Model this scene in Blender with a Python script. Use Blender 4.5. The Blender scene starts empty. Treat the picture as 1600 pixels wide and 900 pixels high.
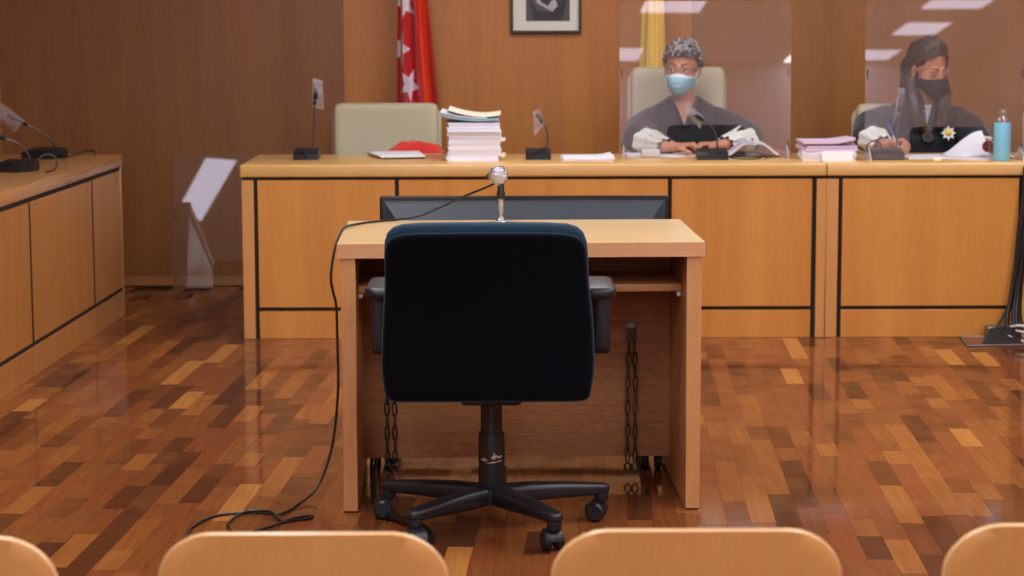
import bpy, bmesh, math, random
from mathutils import Vector, Matrix, noise
R = math.radians
PI = math.pi
random.seed(7)
scene = bpy.context.scene
COL = scene.collection

# ------------------------------------------------------------------ camera
cam_d = bpy.data.cameras.new('camera')
cam_d.sensor_width = 36.0
cam_d.lens = 75.2
cam = bpy.data.objects.new('camera', cam_d)
COL.objects.link(cam)
pitch, yaw, roll = 0.127257, -0.000752, -0.002727
fwd = Vector((-math.sin(yaw) * math.cos(pitch), math.cos(yaw) * math.cos(pitch), -math.sin(pitch)))
rgt = Vector((math.cos(yaw), math.sin(yaw), 0))
upv = rgt.cross(fwd)
r2 = rgt * math.cos(roll) + upv * math.sin(roll)
u2 = -rgt * math.sin(roll) + upv * math.cos(roll)
cam.matrix_world = Matrix(((r2.x, u2.x, -fwd.x, 0), (r2.y, u2.y, -fwd.y, 0), (r2.z, u2.z, -fwd.z, 1.3508), (0, 0, 0, 1)))
cam_d.clip_end = 100
cam_d.dof.use_dof = True
cam_d.dof.focus_distance = 5.75
cam_d.dof.aperture_fstop = 6.3
scene.camera = cam

# ------------------------------------------------------------------ world, exposure, lights
w = bpy.data.worlds.new('world')
scene.world = w
w.use_nodes = True
w.node_tree.nodes['Background'].inputs[0].default_value = (0.8, 0.85, 1.0, 1)
w.node_tree.nodes['Background'].inputs[1].default_value = 0.03
vs = scene.view_settings
vs.view_transform = 'Standard'
vs.look = 'None'
vs.gamma = 1.0
vs.use_curve_mapping = False
vs.exposure = 0.0
LAMP = 16.4                       # radiance of the ceiling panel diffusers
LAMP_COL = (0.955, 0.965, 1.0)
LAMP_SOFT = 6.0                   # panels mirrored in the screens, dimmed so their reflections stay soft
# x, y, turn, half width, half length, dim? of every ceiling panel (all set in the ceiling; last two bright ones added to light the rear wall)
PANELS = [(x, y, 0, .3, .6, 0) for x in (-2.75, -0.75) for y in (-4.95, -2.9, -0.95, 1.05, 3.05) if (x, y) not in ((-2.75, 1.05), (-2.75, 3.05))] + \
         [(x, y, 0, .3, .6, 0) for x, y in ((1.5, 1.05), (1.5, 3.05), (1.5, 5.0), (4.05, 1.05), (4.05, 3.05), (4.05, 5.0), (-0.75, 5.1), (-0.75, 7.2), (0.35, 8.5), (2.3, 8.3), (2.9, 6.4), (0.2, -4.95), (3.35, -4.95))] + \
         [(1.15, -4.75, 0, .3, .6, 1), (1.5, -0.95, 0, .3, .6, 1), (4.05, -0.95, 0, .3, .6, 1), (4.05, -2.9, 0, .24, .5, 1), (3.95, -5.03, 0, .24, .5, 1), (-2.68, 2.95, -.30, .15, .95, 1)]  # mirrored in the screens; the slanted strip is added to shape a reflection
CEIL = 2.9
try:
    scene.cycles.max_bounces = 10
    scene.cycles.transparent_max_bounces = 24
    scene.cycles.caustics_reflective = False
    scene.cycles.caustics_refractive = False
    scene.cycles.use_denoising = True
    scene.cycles.sample_clamp_indirect = 6.0
except Exception:
    pass

# ------------------------------------------------------------------ materials
def nodes(name):
    m = bpy.data.materials.new(name)
    m.use_nodes = True
    nt = m.node_tree
    return m, nt, nt.nodes['Principled BSDF']

def rgb(r, g, b):
    f = lambda c: (c / 255.0) / 12.92 if c / 255.0 <= 0.04045 else ((c / 255.0 + 0.055) / 1.055) ** 2.4
    return (f(r), f(g), f(b), 1.0)

def plain(name, col, rough=0.5, spec=0.5, metal=0.0, coat=0.0, bump=0.0, bscale=200.0, vary=0.0, vscale=8.0, sheen=0.0):
    m, nt, p = nodes(name)
    p.inputs['Base Color'].default_value = col
    p.inputs['Roughness'].default_value = rough
    p.inputs['Specular IOR Level'].default_value = spec
    p.inputs['Metallic'].default_value = metal
    p.inputs['Coat Weight'].default_value = coat
    p.inputs['Coat Roughness'].default_value = 0.15
    p.inputs['Sheen Weight'].default_value = sheen
    tc = nt.nodes.new('ShaderNodeTexCoord')
    if vary:
        nz = nt.nodes.new('ShaderNodeTexNoise'); nz.inputs['Scale'].default_value = vscale; nz.inputs['Detail'].default_value = 5
        nt.links.new(tc.outputs['Object'], nz.inputs['Vector'])
        mx = nt.nodes.new('ShaderNodeMix'); mx.data_type = 'RGBA'
        mx.inputs['A'].default_value = tuple(c * (1 - vary) for c in col[:3]) + (1,)
        mx.inputs['B'].default_value = tuple(min(1, c * (1 + vary)) for c in col[:3]) + (1,)
        nt.links.new(nz.outputs['Fac'], mx.inputs['Factor'])
        nt.links.new(mx.outputs['Result'], p.inputs['Base Color'])
    if bump:
        nb = nt.nodes.new('ShaderNodeTexNoise'); nb.inputs['Scale'].default_value = bscale; nb.inputs['Detail'].default_value = 3
        nt.links.new(tc.outputs['Object'], nb.inputs['Vector'])
        bp = nt.nodes.new('ShaderNodeBump'); bp.inputs['Strength'].default_value = bump; bp.inputs['Distance'].default_value = 0.002
        nt.links.new(nb.outputs['Fac'], bp.inputs['Height'])
        nt.links.new(bp.outputs['Normal'], p.inputs['Normal'])
    return m

def wood(name, light, dark, axis='z', scale=1.0, rough=0.35, coat=0.25, fleck=0.25, bands=0.5, coat_rough=0.2):
    """Veneer: long soft bands and fine pores running along one axis of the object's coordinates."""
    m, nt, p = nodes(name)
    N, L = nt.nodes, nt.links
    tc = N.new('ShaderNodeTexCoord')
    def stretched(s_across, s_along):
        mp = N.new('ShaderNodeMapping')
        v = [s_across, s_across, s_across]
        v['xyz'.index(axis)] = s_along
        mp.inputs['Scale'].default_value = v
        L.new(tc.outputs['Object'], mp.inputs['Vector'])
        return mp
    a = N.new('ShaderNodeTexNoise'); a.inputs['Scale'].default_value = 1.0; a.inputs['Detail'].default_value = 3; a.inputs['Distortion'].default_value = 0.4
    L.new(stretched(7 * scale, 0.5 * scale).outputs[0], a.inputs['Vector'])
    b = N.new('ShaderNodeTexNoise'); b.inputs['Scale'].default_value = 1.0; b.inputs['Detail'].default_value = 6; b.inputs['Roughness'].default_value = 0.7
    L.new(stretched(120 * scale, 4.5 * scale).outputs[0], b.inputs['Vector'])
    c = N.new('ShaderNodeTexNoise'); c.inputs['Scale'].default_value = 1.0; c.inputs['Detail'].default_value = 2
    L.new(stretched(420 * scale, 40 * scale).outputs[0], c.inputs['Vector'])
    def math_(op, x, y):
        q = N.new('ShaderNodeMath'); q.operation = op
        for i, z in enumerate((x, y)):
            if isinstance(z, (int, float)): q.inputs[i].default_value = z
            else: L.new(z, q.inputs[i])
        return q.outputs[0]
    s = math_('MULTIPLY', a.outputs['Fac'], bands)
    s = math_('ADD', s, math_('MULTIPLY', b.outputs['Fac'], 0.8 * (1 - bands)))
    s = math_('ADD', s, math_('MULTIPLY', c.outputs['Fac'], fleck))
    rp = N.new('ShaderNodeMapRange')
    mid = 0.5 * (bands + 0.8 * (1 - bands) + fleck)
    rp.inputs['From Min'].default_value = mid - 0.2; rp.inputs['From Max'].default_value = mid + 0.2
    L.new(s, rp.inputs['Value'])
    mx = N.new('ShaderNodeMix'); mx.data_type = 'RGBA'
    mx.inputs['A'].default_value = dark; mx.inputs['B'].default_value = light
    L.new(rp.outputs['Result'], mx.inputs['Factor'])
    L.new(mx.outputs['Result'], p.inputs['Base Color'])
    p.inputs['Roughness'].default_value = rough
    p.inputs['Coat Weight'].default_value = coat
    p.inputs['Coat Roughness'].default_value = coat_rough
    bp = N.new('ShaderNodeBump'); bp.inputs['Strength'].default_value = 0.08; bp.inputs['Distance'].default_value = 0.001
    L.new(b.outputs['Fac'], bp.inputs['Height']); L.new(bp.outputs['Normal'], p.inputs['Normal'])
    return m

def clear_sheet(name, haze=0.05, haze_col=(0.8, 0.8, 0.85, 1), ior=1.5, rough=0.015, crinkle=0.0, refl=1.0):
    """Thin clear plastic: see-through, mirror reflection by angle, an even diffuse haze."""
    m = bpy.data.materials.new(name); m.use_nodes = True
    nt = m.node_tree; N, L = nt.nodes, nt.links
    N.remove(N['Principled BSDF'])
    out = N['Material Output']
    tr = N.new('ShaderNodeBsdfTransparent'); tr.inputs[0].default_value = (0.98, 0.98, 0.985, 1)
    gl = N.new('ShaderNodeBsdfGlossy'); gl.inputs['Roughness'].default_value = rough
    fr = N.new('ShaderNodeFresnel'); fr.inputs['IOR'].default_value = ior
    df = N.new('ShaderNodeBsdfDiffuse'); df.inputs[0].default_value = haze_col
    geo = N.new('ShaderNodeNewGeometry')
    m1 = N.new('ShaderNodeMixShader'); m2 = N.new('ShaderNodeMixShader')
    mul = N.new('ShaderNodeMath'); mul.operation = 'MULTIPLY'; mul.inputs[1].default_value = refl; mul.use_clamp = True
    if crinkle:
        nb = N.new('ShaderNodeTexNoise'); nb.inputs['Scale'].default_value = 60; nb.inputs['Detail'].default_value = 3
        tc = N.new('ShaderNodeTexCoord'); L.new(tc.outputs['Object'], nb.inputs['Vector'])
        bp = N.new('ShaderNodeBump'); bp.inputs['Strength'].default_value = crinkle; bp.inputs['Distance'].default_value = 0.01
        L.new(nb.outputs['Fac'], bp.inputs['Height'])
        L.new(bp.outputs['Normal'], gl.inputs['Normal']); L.new(bp.outputs['Normal'], fr.inputs['Normal'])
    L.new(fr.outputs[0], mul.inputs[0])
    # only the outer face of the sheet mirrors; the inner face just passes light on
    sub = N.new('ShaderNodeMath'); sub.operation = 'SUBTRACT'; sub.inputs[0].default_value = 1.0
    L.new(geo.outputs['Backfacing'], sub.inputs[1])
    mm = N.new('ShaderNodeMath'); mm.operation = 'MULTIPLY'
    L.new(mul.outputs[0], mm.inputs[0]); L.new(sub.outputs[0], mm.inputs[1])
    m1.inputs[0].default_value = haze
    L.new(tr.outputs[0], m1.inputs[1]); L.new(df.outputs[0], m1.inputs[2])
    L.new(mm.outputs[0], m2.inputs[0]); L.new(m1.outputs[0], m2.inputs[1]); L.new(gl.outputs[0], m2.inputs[2])
    L.new(m2.outputs[0], out.inputs['Surface'])
    return m

M = {}
M['wall'] = [wood('wall_veneer_%d' % i, rgb(*a), rgb(*b), 'z', 1.0, 0.42, 0.15, 0.35, 0.45) for i, (a, b) in enumerate((
    ((146, 94, 42), (116, 70, 28)), ((198, 128, 52), (162, 98, 36)), ((162, 104, 44), (132, 81, 31)), ((144, 92, 40), (116, 70, 28))))]
M['wall_plain'] = plain('white_wall_paint', rgb(230, 222, 240), 0.7, bump=0.1)
M['ceiling'] = plain('ceiling_tile', rgb(225, 225, 228), 0.85)
M['desk'] = wood('desk_panel_veneer', rgb(214, 149, 68), rgb(186, 118, 46), 'z', 1.3, 0.34, 0.3, 0.3, 0.55)
M['desk_edge'] = wood('desk_edge_wood', rgb(228, 184, 116), rgb(208, 158, 90), 'x', 1.2, 0.3, 0.35, 0.2, 0.5)
M['desk_post'] = wood('desk_post_wood', rgb(214, 158, 94), rgb(192, 132, 70), 'z', 1.2, 0.32, 0.3, 0.2, 0.5)
M['ldesk_edge'] = wood('side_desk_edge_wood', rgb(210, 156, 98), rgb(186, 130, 74), 'y', 1.2, 0.25, 0.4, 0.2, 0.5)
M['ldesk'] = wood('side_desk_veneer', rgb(192, 132, 72), rgb(160, 102, 50), 'z', 2.0, 0.34, 0.3, 0.3, 0.5)
M['black_gap'] = plain('black_recess_strip', rgb(18, 16, 16), 0.6)
M['table_top'] = wood('table_top_wood', rgb(234, 204, 152), rgb(218, 180, 122), 'x', 1.6, 0.25, 0.4, 0.3, 0.35)
M['table_leg'] = wood('table_leg_wood', rgb(206, 150, 98), rgb(172, 114, 68), 'z', 1.8, 0.4, 0.15, 0.35, 0.3)
M['table_band'] = wood('table_edge_band', rgb(212, 160, 116), rgb(184, 128, 86), 'x', 1.8, 0.4, 0.15, 0.35, 0.3)
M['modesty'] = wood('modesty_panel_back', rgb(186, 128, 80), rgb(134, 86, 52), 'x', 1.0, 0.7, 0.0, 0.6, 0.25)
M['chair_ply'] = wood('beech_plywood', rgb(216, 160, 98), rgb(198, 140, 80), 'z', 1.5, 0.3, 0.4, 0.25, 0.4)
M['ply_edge'] = wood('beech_plywood_edge', rgb(230, 190, 140), rgb(212, 168, 116), 'x', 2.5, 0.35, 0.4, 0.3, 0.3)
M['baseboard'] = wood('baseboard_wood', rgb(170, 118, 70), rgb(146, 96, 54), 'x', 1.5, 0.35, 0.3)
M['black_fabric'] = plain('black_chair_fabric', rgb(4, 5, 11), 0.9, 0.06, bump=0.25, bscale=900, sheen=0.05)
M['blue_fabric'] = plain('dark_blue_chair_fabric', rgb(24, 46, 64), 0.9, 0.15, bump=0.25, bscale=900, sheen=0.1)
M['black_plastic'] = plain('black_plastic', rgb(26, 27, 34), 0.38, 0.5, bump=0.05, bscale=600, vary=0.25, vscale=20)
M['black_rubber'] = plain('black_rubber', rgb(16, 16, 18), 0.6)
M['cable'] = plain('black_cable', rgb(14, 14, 16), 0.4)
M['grey_cable'] = plain('pale_cable', rgb(205, 200, 195), 0.5)
M['steel'] = plain('dull_steel', rgb(120, 118, 116), 0.38, metal=0.9)
M['bolt_steel'] = plain('pale_bolt_steel', rgb(168, 158, 148), 0.45, metal=0.2)
M['dark_steel'] = plain('dark_chain_steel', rgb(86, 80, 76), 0.4, metal=0.9)
M['screen'] = plain('dark_screen_glass', rgb(58, 72, 86), 0.35, 0.5)
M['slate_plastic'] = plain('slate_plastic', rgb(52, 60, 70), 0.4, 0.4)
M['bezel'] = plain('black_bezel', rgb(12, 12, 15), 0.3)
M['cream'] = plain('cream_leather', rgb(184, 176, 148), 0.55, bump=0.12, bscale=350, vary=0.06)
M['cream_edge'] = plain('cream_piping', rgb(208, 198, 172), 0.5)
M['paper'] = plain('white_paper', rgb(232, 232, 240), 0.8)
M['paper_edges'] = plain('paper_edges', rgb(222, 222, 236), 0.85, vary=0.05, vscale=300)
M['cream_paper'] = plain('cream_paper', rgb(246, 236, 214), 0.8)
M['blue_folder'] = plain('blue_grey_folder', rgb(134, 172, 190), 0.6)
M['pink_folder'] = plain('lilac_folder', rgb(214, 190, 214), 0.7)
M['lilac_paper'] = plain('pale_lilac_paper', rgb(205, 200, 224), 0.8)
M['red_cloth'] = plain('red_cloth', rgb(214, 46, 34), 0.85, sheen=0.3, bump=0.2, bscale=400)
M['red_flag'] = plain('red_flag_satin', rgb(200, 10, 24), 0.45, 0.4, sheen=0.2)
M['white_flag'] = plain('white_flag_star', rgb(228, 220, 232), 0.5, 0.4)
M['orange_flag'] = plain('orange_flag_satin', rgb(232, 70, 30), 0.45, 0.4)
M['yellow_flag'] = plain('yellow_flag_satin', rgb(240, 200, 84), 0.5, 0.4, sheen=0.2)
M['pole'] = plain('flag_pole_wood', rgb(120, 70, 32), 0.35)
M['frame'] = plain('dark_frame_wood', rgb(52, 34, 22), 0.35, coat=0.3)
M['mat'] = plain('portrait_mat_board', rgb(226, 226, 214), 0.8)
M['photo_bg'] = plain('photo_print_grey', rgb(74, 70, 76), 0.35)
M['photo_dark'] = plain('photo_print_black', rgb(36, 34, 38), 0.35)
M['photo_light'] = plain('photo_print_pale', rgb(176, 172, 176), 0.35)
M['robe'] = plain('black_robe_cloth', rgb(20, 20, 26), 0.75, 0.3, sheen=0.25, bump=0.1, bscale=500)
M['navy_robe'] = plain('navy_robe_cloth', rgb(18, 22, 34), 0.75, 0.3, sheen=0.25, bump=0.1, bscale=500)
M['lace'] = plain('white_lace', rgb(226, 228, 222), 0.85, bump=0.8, bscale=120)
M['lace_hole'] = plain('lace_embroidery', rgb(202, 206, 198), 0.9)
M['mask_blue'] = plain('surgical_mask_blue', rgb(140, 196, 216), 0.75)
M['mask_white'] = plain('surgical_mask_white', rgb(224, 232, 240), 0.75)
M['mask_black'] = plain('black_cloth_mask', rgb(24, 22, 24), 0.85)
M['hair_grey'] = plain('dark_grey_hair', rgb(58, 52, 50), 0.5, vary=0.3, vscale=60)
M['hair_silver'] = plain('silver_hair', rgb(166, 164, 164), 0.45, vary=0.2, vscale=60)
M['hair_brown'] = plain('dark_brown_hair', rgb(44, 30, 24), 0.42, vary=0.3, vscale=40)
M['hair_brown2'] = plain('brown_hair_highlight', rgb(92, 66, 48), 0.42, vary=0.3, vscale=40)
M['eye_white'] = plain('eye_white', rgb(226, 220, 216), 0.25)
M['iris'] = plain('dark_iris', rgb(40, 26, 18), 0.2)
M['brow'] = plain('dark_brow_hair', rgb(52, 38, 30), 0.7)
M['glasses'] = plain('thin_metal_glasses', rgb(120, 96, 84), 0.3, metal=0.7)
M['silver'] = plain('silver_badge', rgb(186, 184, 174), 0.42, metal=0.9)
M['gooseneck'] = plain('grey_gooseneck', rgb(92, 90, 94), 0.35, metal=0.6)
M['gold'] = plain('gold_badge', rgb(206, 160, 66), 0.35, metal=0.8)
M['crest'] = plain('dull_crest_thread', rgb(78, 68, 58), 0.7)
M['crest_dark'] = plain('dark_crest_thread', rgb(36, 32, 30), 0.7)
M['bottle_blue'] = plain('blue_silicone_sleeve', rgb(120, 184, 212), 0.5)
M['pen_blue'] = plain('blue_pen_plastic', rgb(60, 90, 196), 0.3)
M['stamp_red'] = plain('dark_red_stamp', rgb(112, 44, 52), 0.8)
M['book_dark'] = plain('black_book_cover', rgb(28, 30, 36), 0.5)
M['book_red'] = plain('dull_red_booklet', rgb(168, 98, 92), 0.7)
M['white_plastic'] = plain('white_plastic', rgb(222, 222, 226), 0.45)
M['scratch'] = plain('bare_scratched_patch', rgb(196, 182, 164), 0.6)
M['hatch_wood'] = plain('hatch_lid_brown', rgb(108, 62, 36), 0.4, vary=0.15)
M['grille'] = plain('silver_mic_grille', rgb(150, 150, 160), 0.35, metal=0.8, bump=0.9, bscale=500)
M['acrylic'] = clear_sheet('clear_acrylic', haze=0.032, haze_col=(0.80, 0.66, 0.60, 1), ior=1.52, refl=2.1)  # warm haze colour stands in for room light reflected in the sheet
M['acrylic_edge'] = clear_sheet('acrylic_cut_edge', haze=0.45, haze_col=(0.75, 0.75, 0.8, 1), ior=1.5, rough=0.2)
M['bag'] = clear_sheet('clear_plastic_bag', haze=0.16, haze_col=(0.85, 0.85, 0.97, 1), ior=1.6, rough=0.2, crinkle=1.0, refl=7.0)
M['wrap'] = clear_sheet('cling_film', haze=0.24, haze_col=(0.9, 0.9, 0.98, 1), ior=1.5, rough=0.06, crinkle=1.0, refl=4.0)
M['bottle_glass'] = clear_sheet('bottle_glass', haze=0.06, ior=1.5, rough=0.02, refl=2.5)
M['lens'] = clear_sheet('spectacle_lens', haze=0.02, ior=1.5, rough=0.02)

def skin_mat(name, base, warm):
    m, nt, p = nodes(name)
    tc = nt.nodes.new('ShaderNodeTexCoord')
    nz = nt.nodes.new('ShaderNodeTexNoise'); nz.inputs['Scale'].default_value = 14; nz.inputs['Detail'].default_value = 4
    nt.links.new(tc.outputs['Object'], nz.inputs['Vector'])
    mx = nt.nodes.new('ShaderNodeMix'); mx.data_type = 'RGBA'
    mx.inputs['A'].default_value = base; mx.inputs['B'].default_value = warm
    nt.links.new(nz.outputs['Fac'], mx.inputs['Factor']); nt.links.new(mx.outputs['Result'], p.inputs['Base Color'])
    p.inputs['Roughness'].default_value = 0.5
    p.inputs['Subsurface Weight'].default_value = 0.12
    p.inputs['Subsurface Radius'].default_value = (0.01, 0.004, 0.002)
    return m
M['skin'] = skin_mat('skin_a', rgb(206, 150, 122), rgb(190, 128, 104))
M['skin2'] = skin_mat('skin_b', rgb(200, 142, 112), rgb(184, 122, 96))

def lamp_mat(name, col, power):
    m = bpy.data.materials.new(name); m.use_nodes = True
    nt = m.node_tree; nt.nodes.remove(nt.nodes['Principled BSDF'])
    e = nt.nodes.new('ShaderNodeEmission'); e.inputs[0].default_value = col + (1,); e.inputs[1].default_value = power
    nt.links.new(e.outputs[0], nt.nodes['Material Output'].inputs['Surface'])
    return m
M['lamp'] = lamp_mat('lamp_diffuser', LAMP_COL, LAMP)
M['lamp_soft'] = lamp_mat('lamp_diffuser_dim', (0.84, 0.80, 1.0), LAMP_SOFT)

# parquet: one lacquered wood, eight tones
def plank_mat(i, light, dark):
    m, nt, p = nodes('parquet_tone_%d' % i)
    N, L = nt.nodes, nt.links
    g = N.new('ShaderNodeNewGeometry')
    mp = N.new('ShaderNodeMapping'); mp.inputs['Rotation'].default_value = (0, 0, 0.05); mp.inputs['Scale'].default_value = (70, 3.5, 1)
    L.new(g.outputs['Position'], mp.inputs['Vector'])
    n1 = N.new('ShaderNodeTexNoise'); n1.inputs['Scale'].default_value = 1; n1.inputs['Detail'].default_value = 5; n1.inputs['Distortion'].default_value = 0.6
    L.new(mp.outputs[0], n1.inputs['Vector'])
    mx = N.new('ShaderNodeMix'); mx.data_type = 'RGBA'; mx.inputs['A'].default_value = dark; mx.inputs['B'].default_value = light
    rp = N.new('ShaderNodeMapRange'); rp.inputs['From Min'].default_value = 0.05; rp.inputs['From Max'].default_value = 0.95
    L.new(n1.outputs['Fac'], rp.inputs['Value']); L.new(rp.outputs['Result'], mx.inputs['Factor'])
    L.new(mx.outputs['Result'], p.inputs['Base Color'])
    # scuffs in the lacquer
    n2 = N.new('ShaderNodeTexNoise'); n2.inputs['Scale'].default_value = 3.0; n2.inputs['Detail'].default_value = 6
    L.new(g.outputs['Position'], n2.inputs['Vector'])
    r3 = N.new('ShaderNodeMapRange'); r3.inputs['To Min'].default_value = 0.05; r3.inputs['To Max'].default_value = 0.11
    L.new(n2.outputs['Fac'], r3.inputs['Value'])
    L.new(r3.outputs['Result'], p.inputs['Roughness'])
    p.inputs['Specular IOR Level'].default_value = 0.36
    bp = N.new('ShaderNodeBump'); bp.inputs['Strength'].default_value = 0.015; bp.inputs['Distance'].default_value = 0.0006
    L.new(n1.outputs['Fac'], bp.inputs['Height']); L.new(bp.outputs['Normal'], p.inputs['Normal'])
    df = N.new('ShaderNodeBsdfDiffuse'); L.new(mx.outputs['Result'], df.inputs[0])
    n4 = N.new('ShaderNodeTexNoise'); n4.inputs['Scale'].default_value = 9.0; n4.inputs['Detail'].default_value = 4
    L.new(g.outputs['Position'], n4.inputs['Vector'])
    r4 = N.new('ShaderNodeMapRange'); r4.inputs['From Min'].default_value = 0.3; r4.inputs['From Max'].default_value = 0.7
    r4.inputs['To Min'].default_value = 0.15; r4.inputs['To Max'].default_value = 0.48
    L.new(n4.outputs['Fac'], r4.inputs['Value'])
    ms = N.new('ShaderNodeMixShader'); L.new(r4.outputs['Result'], ms.inputs[0])
    L.new(p.outputs[0], ms.inputs[1]); L.new(df.outputs[0], ms.inputs[2])
    L.new(ms.outputs[0], N['Material Output'].inputs['Surface'])
    return m
TONES = [((148, 90, 45), (114, 64, 31)), ((136, 79, 40), (100, 55, 27)), ((120, 68, 35), (88, 47, 24)), ((98, 54, 30), (74, 39, 21)),
         ((158, 99, 49), (126, 74, 36)), ((184, 126, 64), (152, 94, 45)), ((138, 75, 40), (104, 55, 28)), ((86, 47, 28), (64, 34, 20))]
M['plank'] = [plank_mat(i, rgb(*a), rgb(*b)) for i, (a, b) in enumerate(TONES)]
M['subfloor'] = plain('floor_joint_dark', rgb(52, 30, 20), 0.6)

# ------------------------------------------------------------------ building helpers
class B:
    def __init__(s, T=None):
        s.bm = bmesh.new()
        s.T = T or Matrix()
    def v(s, co):
        return s.bm.verts.new(s.T @ Vector(co))
    def f(s, vs_, mi=0):
        try:
            fc = s.bm.faces.new(vs_); fc.material_index = mi; return fc
        except ValueError:
            return None
    def _bevel(s, faces, bev, seg):
        if bev > 0:
            ed = {e for f_ in faces for e in f_.edges}
            bmesh.ops.bevel(s.bm, geom=list(ed), offset=bev, segments=seg, profile=0.5, affect='EDGES', clamp_overlap=True)
    def box(s, x0, x1, y0, y1, z0, z1, bev=0.0, seg=2, mi=0):
        c = [s.v((x, y, z)) for z in (z0, z1) for y in (y0, y1) for x in (x0, x1)]
        q = [(0, 2, 3, 1), (4, 5, 7, 6), (0, 1, 5, 4), (2, 6, 7, 3), (0, 4, 6, 2), (1, 3, 7, 5)]
        fs = [s.f([c[i] for i in k], mi) for k in q]
        s._bevel(fs, bev, seg)
        return s
    def prism(s, pts, d0, d1, axis='y', bev=0.0, seg=2, mi=0):
        def mk(a, b, d):
            return {'x': (d, a, b), 'y': (a, d, b), 'z': (a, b, d)}[axis]
        A = [s.v(mk(a, b, d0)) for a, b in pts]
        C = [s.v(mk(a, b, d1)) for a, b in pts]
        n = len(pts)
        fs = [s.f(A, mi), s.f(C[::-1], mi)]
        for i in range(n):
            fs.append(s.f([A[i], C[i], C[(i + 1) % n], A[(i + 1) % n]], mi))
        fs = [x for x in fs if x]
        bmesh.ops.recalc_face_normals(s.bm, faces=fs)
        if bev > 0:
            ed = {e for e in fs[0].edges} | {e for e in fs[1].edges}
            bmesh.ops.bevel(s.bm, geom=list(ed), offset=bev, segments=seg, profile=0.5, affect='EDGES', clamp_overlap=True)
        return s
    def loft(s, rings, cap=True, closed=True, mi=0):
        rs = [[s.v(p) for p in r] for r in rings]
        n = len(rs[0])
        fs = []
        for a, b in zip(rs, rs[1:]):
            for i in range(n if closed else n - 1):
                j = (i + 1) % n
                fs.append(s.f([a[i], a[j], b[j], b[i]], mi))
        if cap and closed:
            fs.append(s.f(rs[0][::-1], mi)); fs.append(s.f(rs[-1], mi))
        fs = [x for x in fs if x]
        bmesh.ops.recalc_face_normals(s.bm, faces=fs)
        return s
    def tube(s, pts, r, n=8, closed=False, mi=0, flat=1.0, cap=True):
        pts = [Vector(p) for p in pts]
        m = len(pts)
        rr = r if isinstance(r, (list, tuple)) else [r] * m
        t0 = (pts[1] - pts[0]).normalized()
        u = t0.cross(Vector((0, 0, 1)))
        if u.length < 1e-3: u = t0.cross(Vector((0, 1, 0)))
        u.normalize()
        rings = []
        for i in range(m):
            if closed: t = pts[(i + 1) % m] - pts[i - 1]
            else: t = pts[min(i + 1, m - 1)] - pts[max(i - 1, 0)]
            if t.length < 1e-9: t = t0.copy()
            t.normalize()
            u = (u - t * u.dot(t))
            if u.length < 1e-6: u = t.orthogonal()
            u.normalize()
            b = t.cross(u)
            rings.append([pts[i] + (u * math.cos(2 * PI * k / n) + b * math.sin(2 * PI * k / n) * flat) * rr[i] for k in range(n)])
        if closed:
            rings.append(rings[0])
            s.loft(rings, cap=False, mi=mi)
            bmesh.ops.remove_doubles(s.bm, verts=s.bm.verts[-n * (m + 1):], dist=1e-6)
        else:
            s.loft(rings, cap=cap, mi=mi)
        return s
    def lathe(s, prof, c=(0, 0, 0), n=24, mi=0, axis='z', cap=True):
        rings = []
        for r, h in prof:
            ring = []
            for k in range(n):
                a = 2 * PI * k / n
                x, y = r * math.cos(a), r * math.sin(a)
                p = {'z': (x, y, h), 'y': (x, h, y), 'x': (h, x, y)}[axis]
                ring.append(Vector(p) + Vector(c))
            rings.append(ring)
        return s.loft(rings, cap=cap, mi=mi)
    def ell(s, c, r, rot=None, nu=16, nv=10, mi=0):
        rt = rot or Matrix.Identity(3)
        rings = []
        for i in range(nv + 1):
            t = PI * (i + 0.02) / (nv + 0.04)
            rings.append([Vector(c) + rt @ Vector((r[0] * math.sin(t) * math.cos(2 * PI * k / nu), r[1] * math.sin(t) * math.sin(2 * PI * k / nu), r[2] * math.cos(t))) for k in range(nu)])
        return s.loft(rings, mi=mi)
    def caps(s, pts, rad, n=12):
        """A chain of round cones with round joints (used before fusing)."""
        for i, (p, q) in enumerate(zip(pts, pts[1:])):
            s.tube([p, q], [rad[i], rad[i + 1]], n)
        for p, q in zip(pts, rad):
            s.ell(p, (q, q, q), nu=n, nv=8)
        return s
    def grid(s, fn, nu, nv, mi=None):
        vv = [[s.v(fn(i / nu, j / nv)) for i in range(nu + 1)] for j in range(nv + 1)]
        for j in range(nv):
            for i in range(nu):
                m_ = mi((i + 0.5) / nu, (j + 0.5) / nv) if callable(mi) else (mi or 0)
                s.f([vv[j][i], vv[j][i + 1], vv[j + 1][i + 1], vv[j + 1][i]], m_)
        return s
    def mesh(s, name):
        me = bpy.data.meshes.new(name)
        s.bm.to_mesh(me); s.bm.free()
        return me

WM = {}
def wm(o):
    return WM[o.name] if o is not None else Matrix()
def finish(me, mats, smooth):
    for m in (mats if isinstance(mats, (list, tuple)) else [mats]):
        me.materials.append(m)
    if smooth is not None and len(me.polygons):
        me.polygons.foreach_set('use_smooth', [True] * len(me.polygons))
        me.set_sharp_from_angle(angle=R(smooth))
def obj(name, b, mats, parent=None, world=True, smooth=38, label=None, kind=None):
    """One mesh object; coordinates are world ones unless world=False (then the parent's)."""
    me = b.mesh(name) if isinstance(b, B) else b
    if parent is not None and world:
        me.transform(wm(parent).inverted())
    finish(me, mats, smooth)
    o = bpy.data.objects.new(name, me)
    COL.objects.link(o)
    if parent is not None: o.parent = parent
    WM[o.name] = wm(parent)
    if label: o['label'] = label
    if kind: o['kind'] = kind
    return o
def tag(o, label, cat, group=None):
    o['label'] = label; o['category'] = cat
    if group: o['group'] = group
    return o
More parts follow.
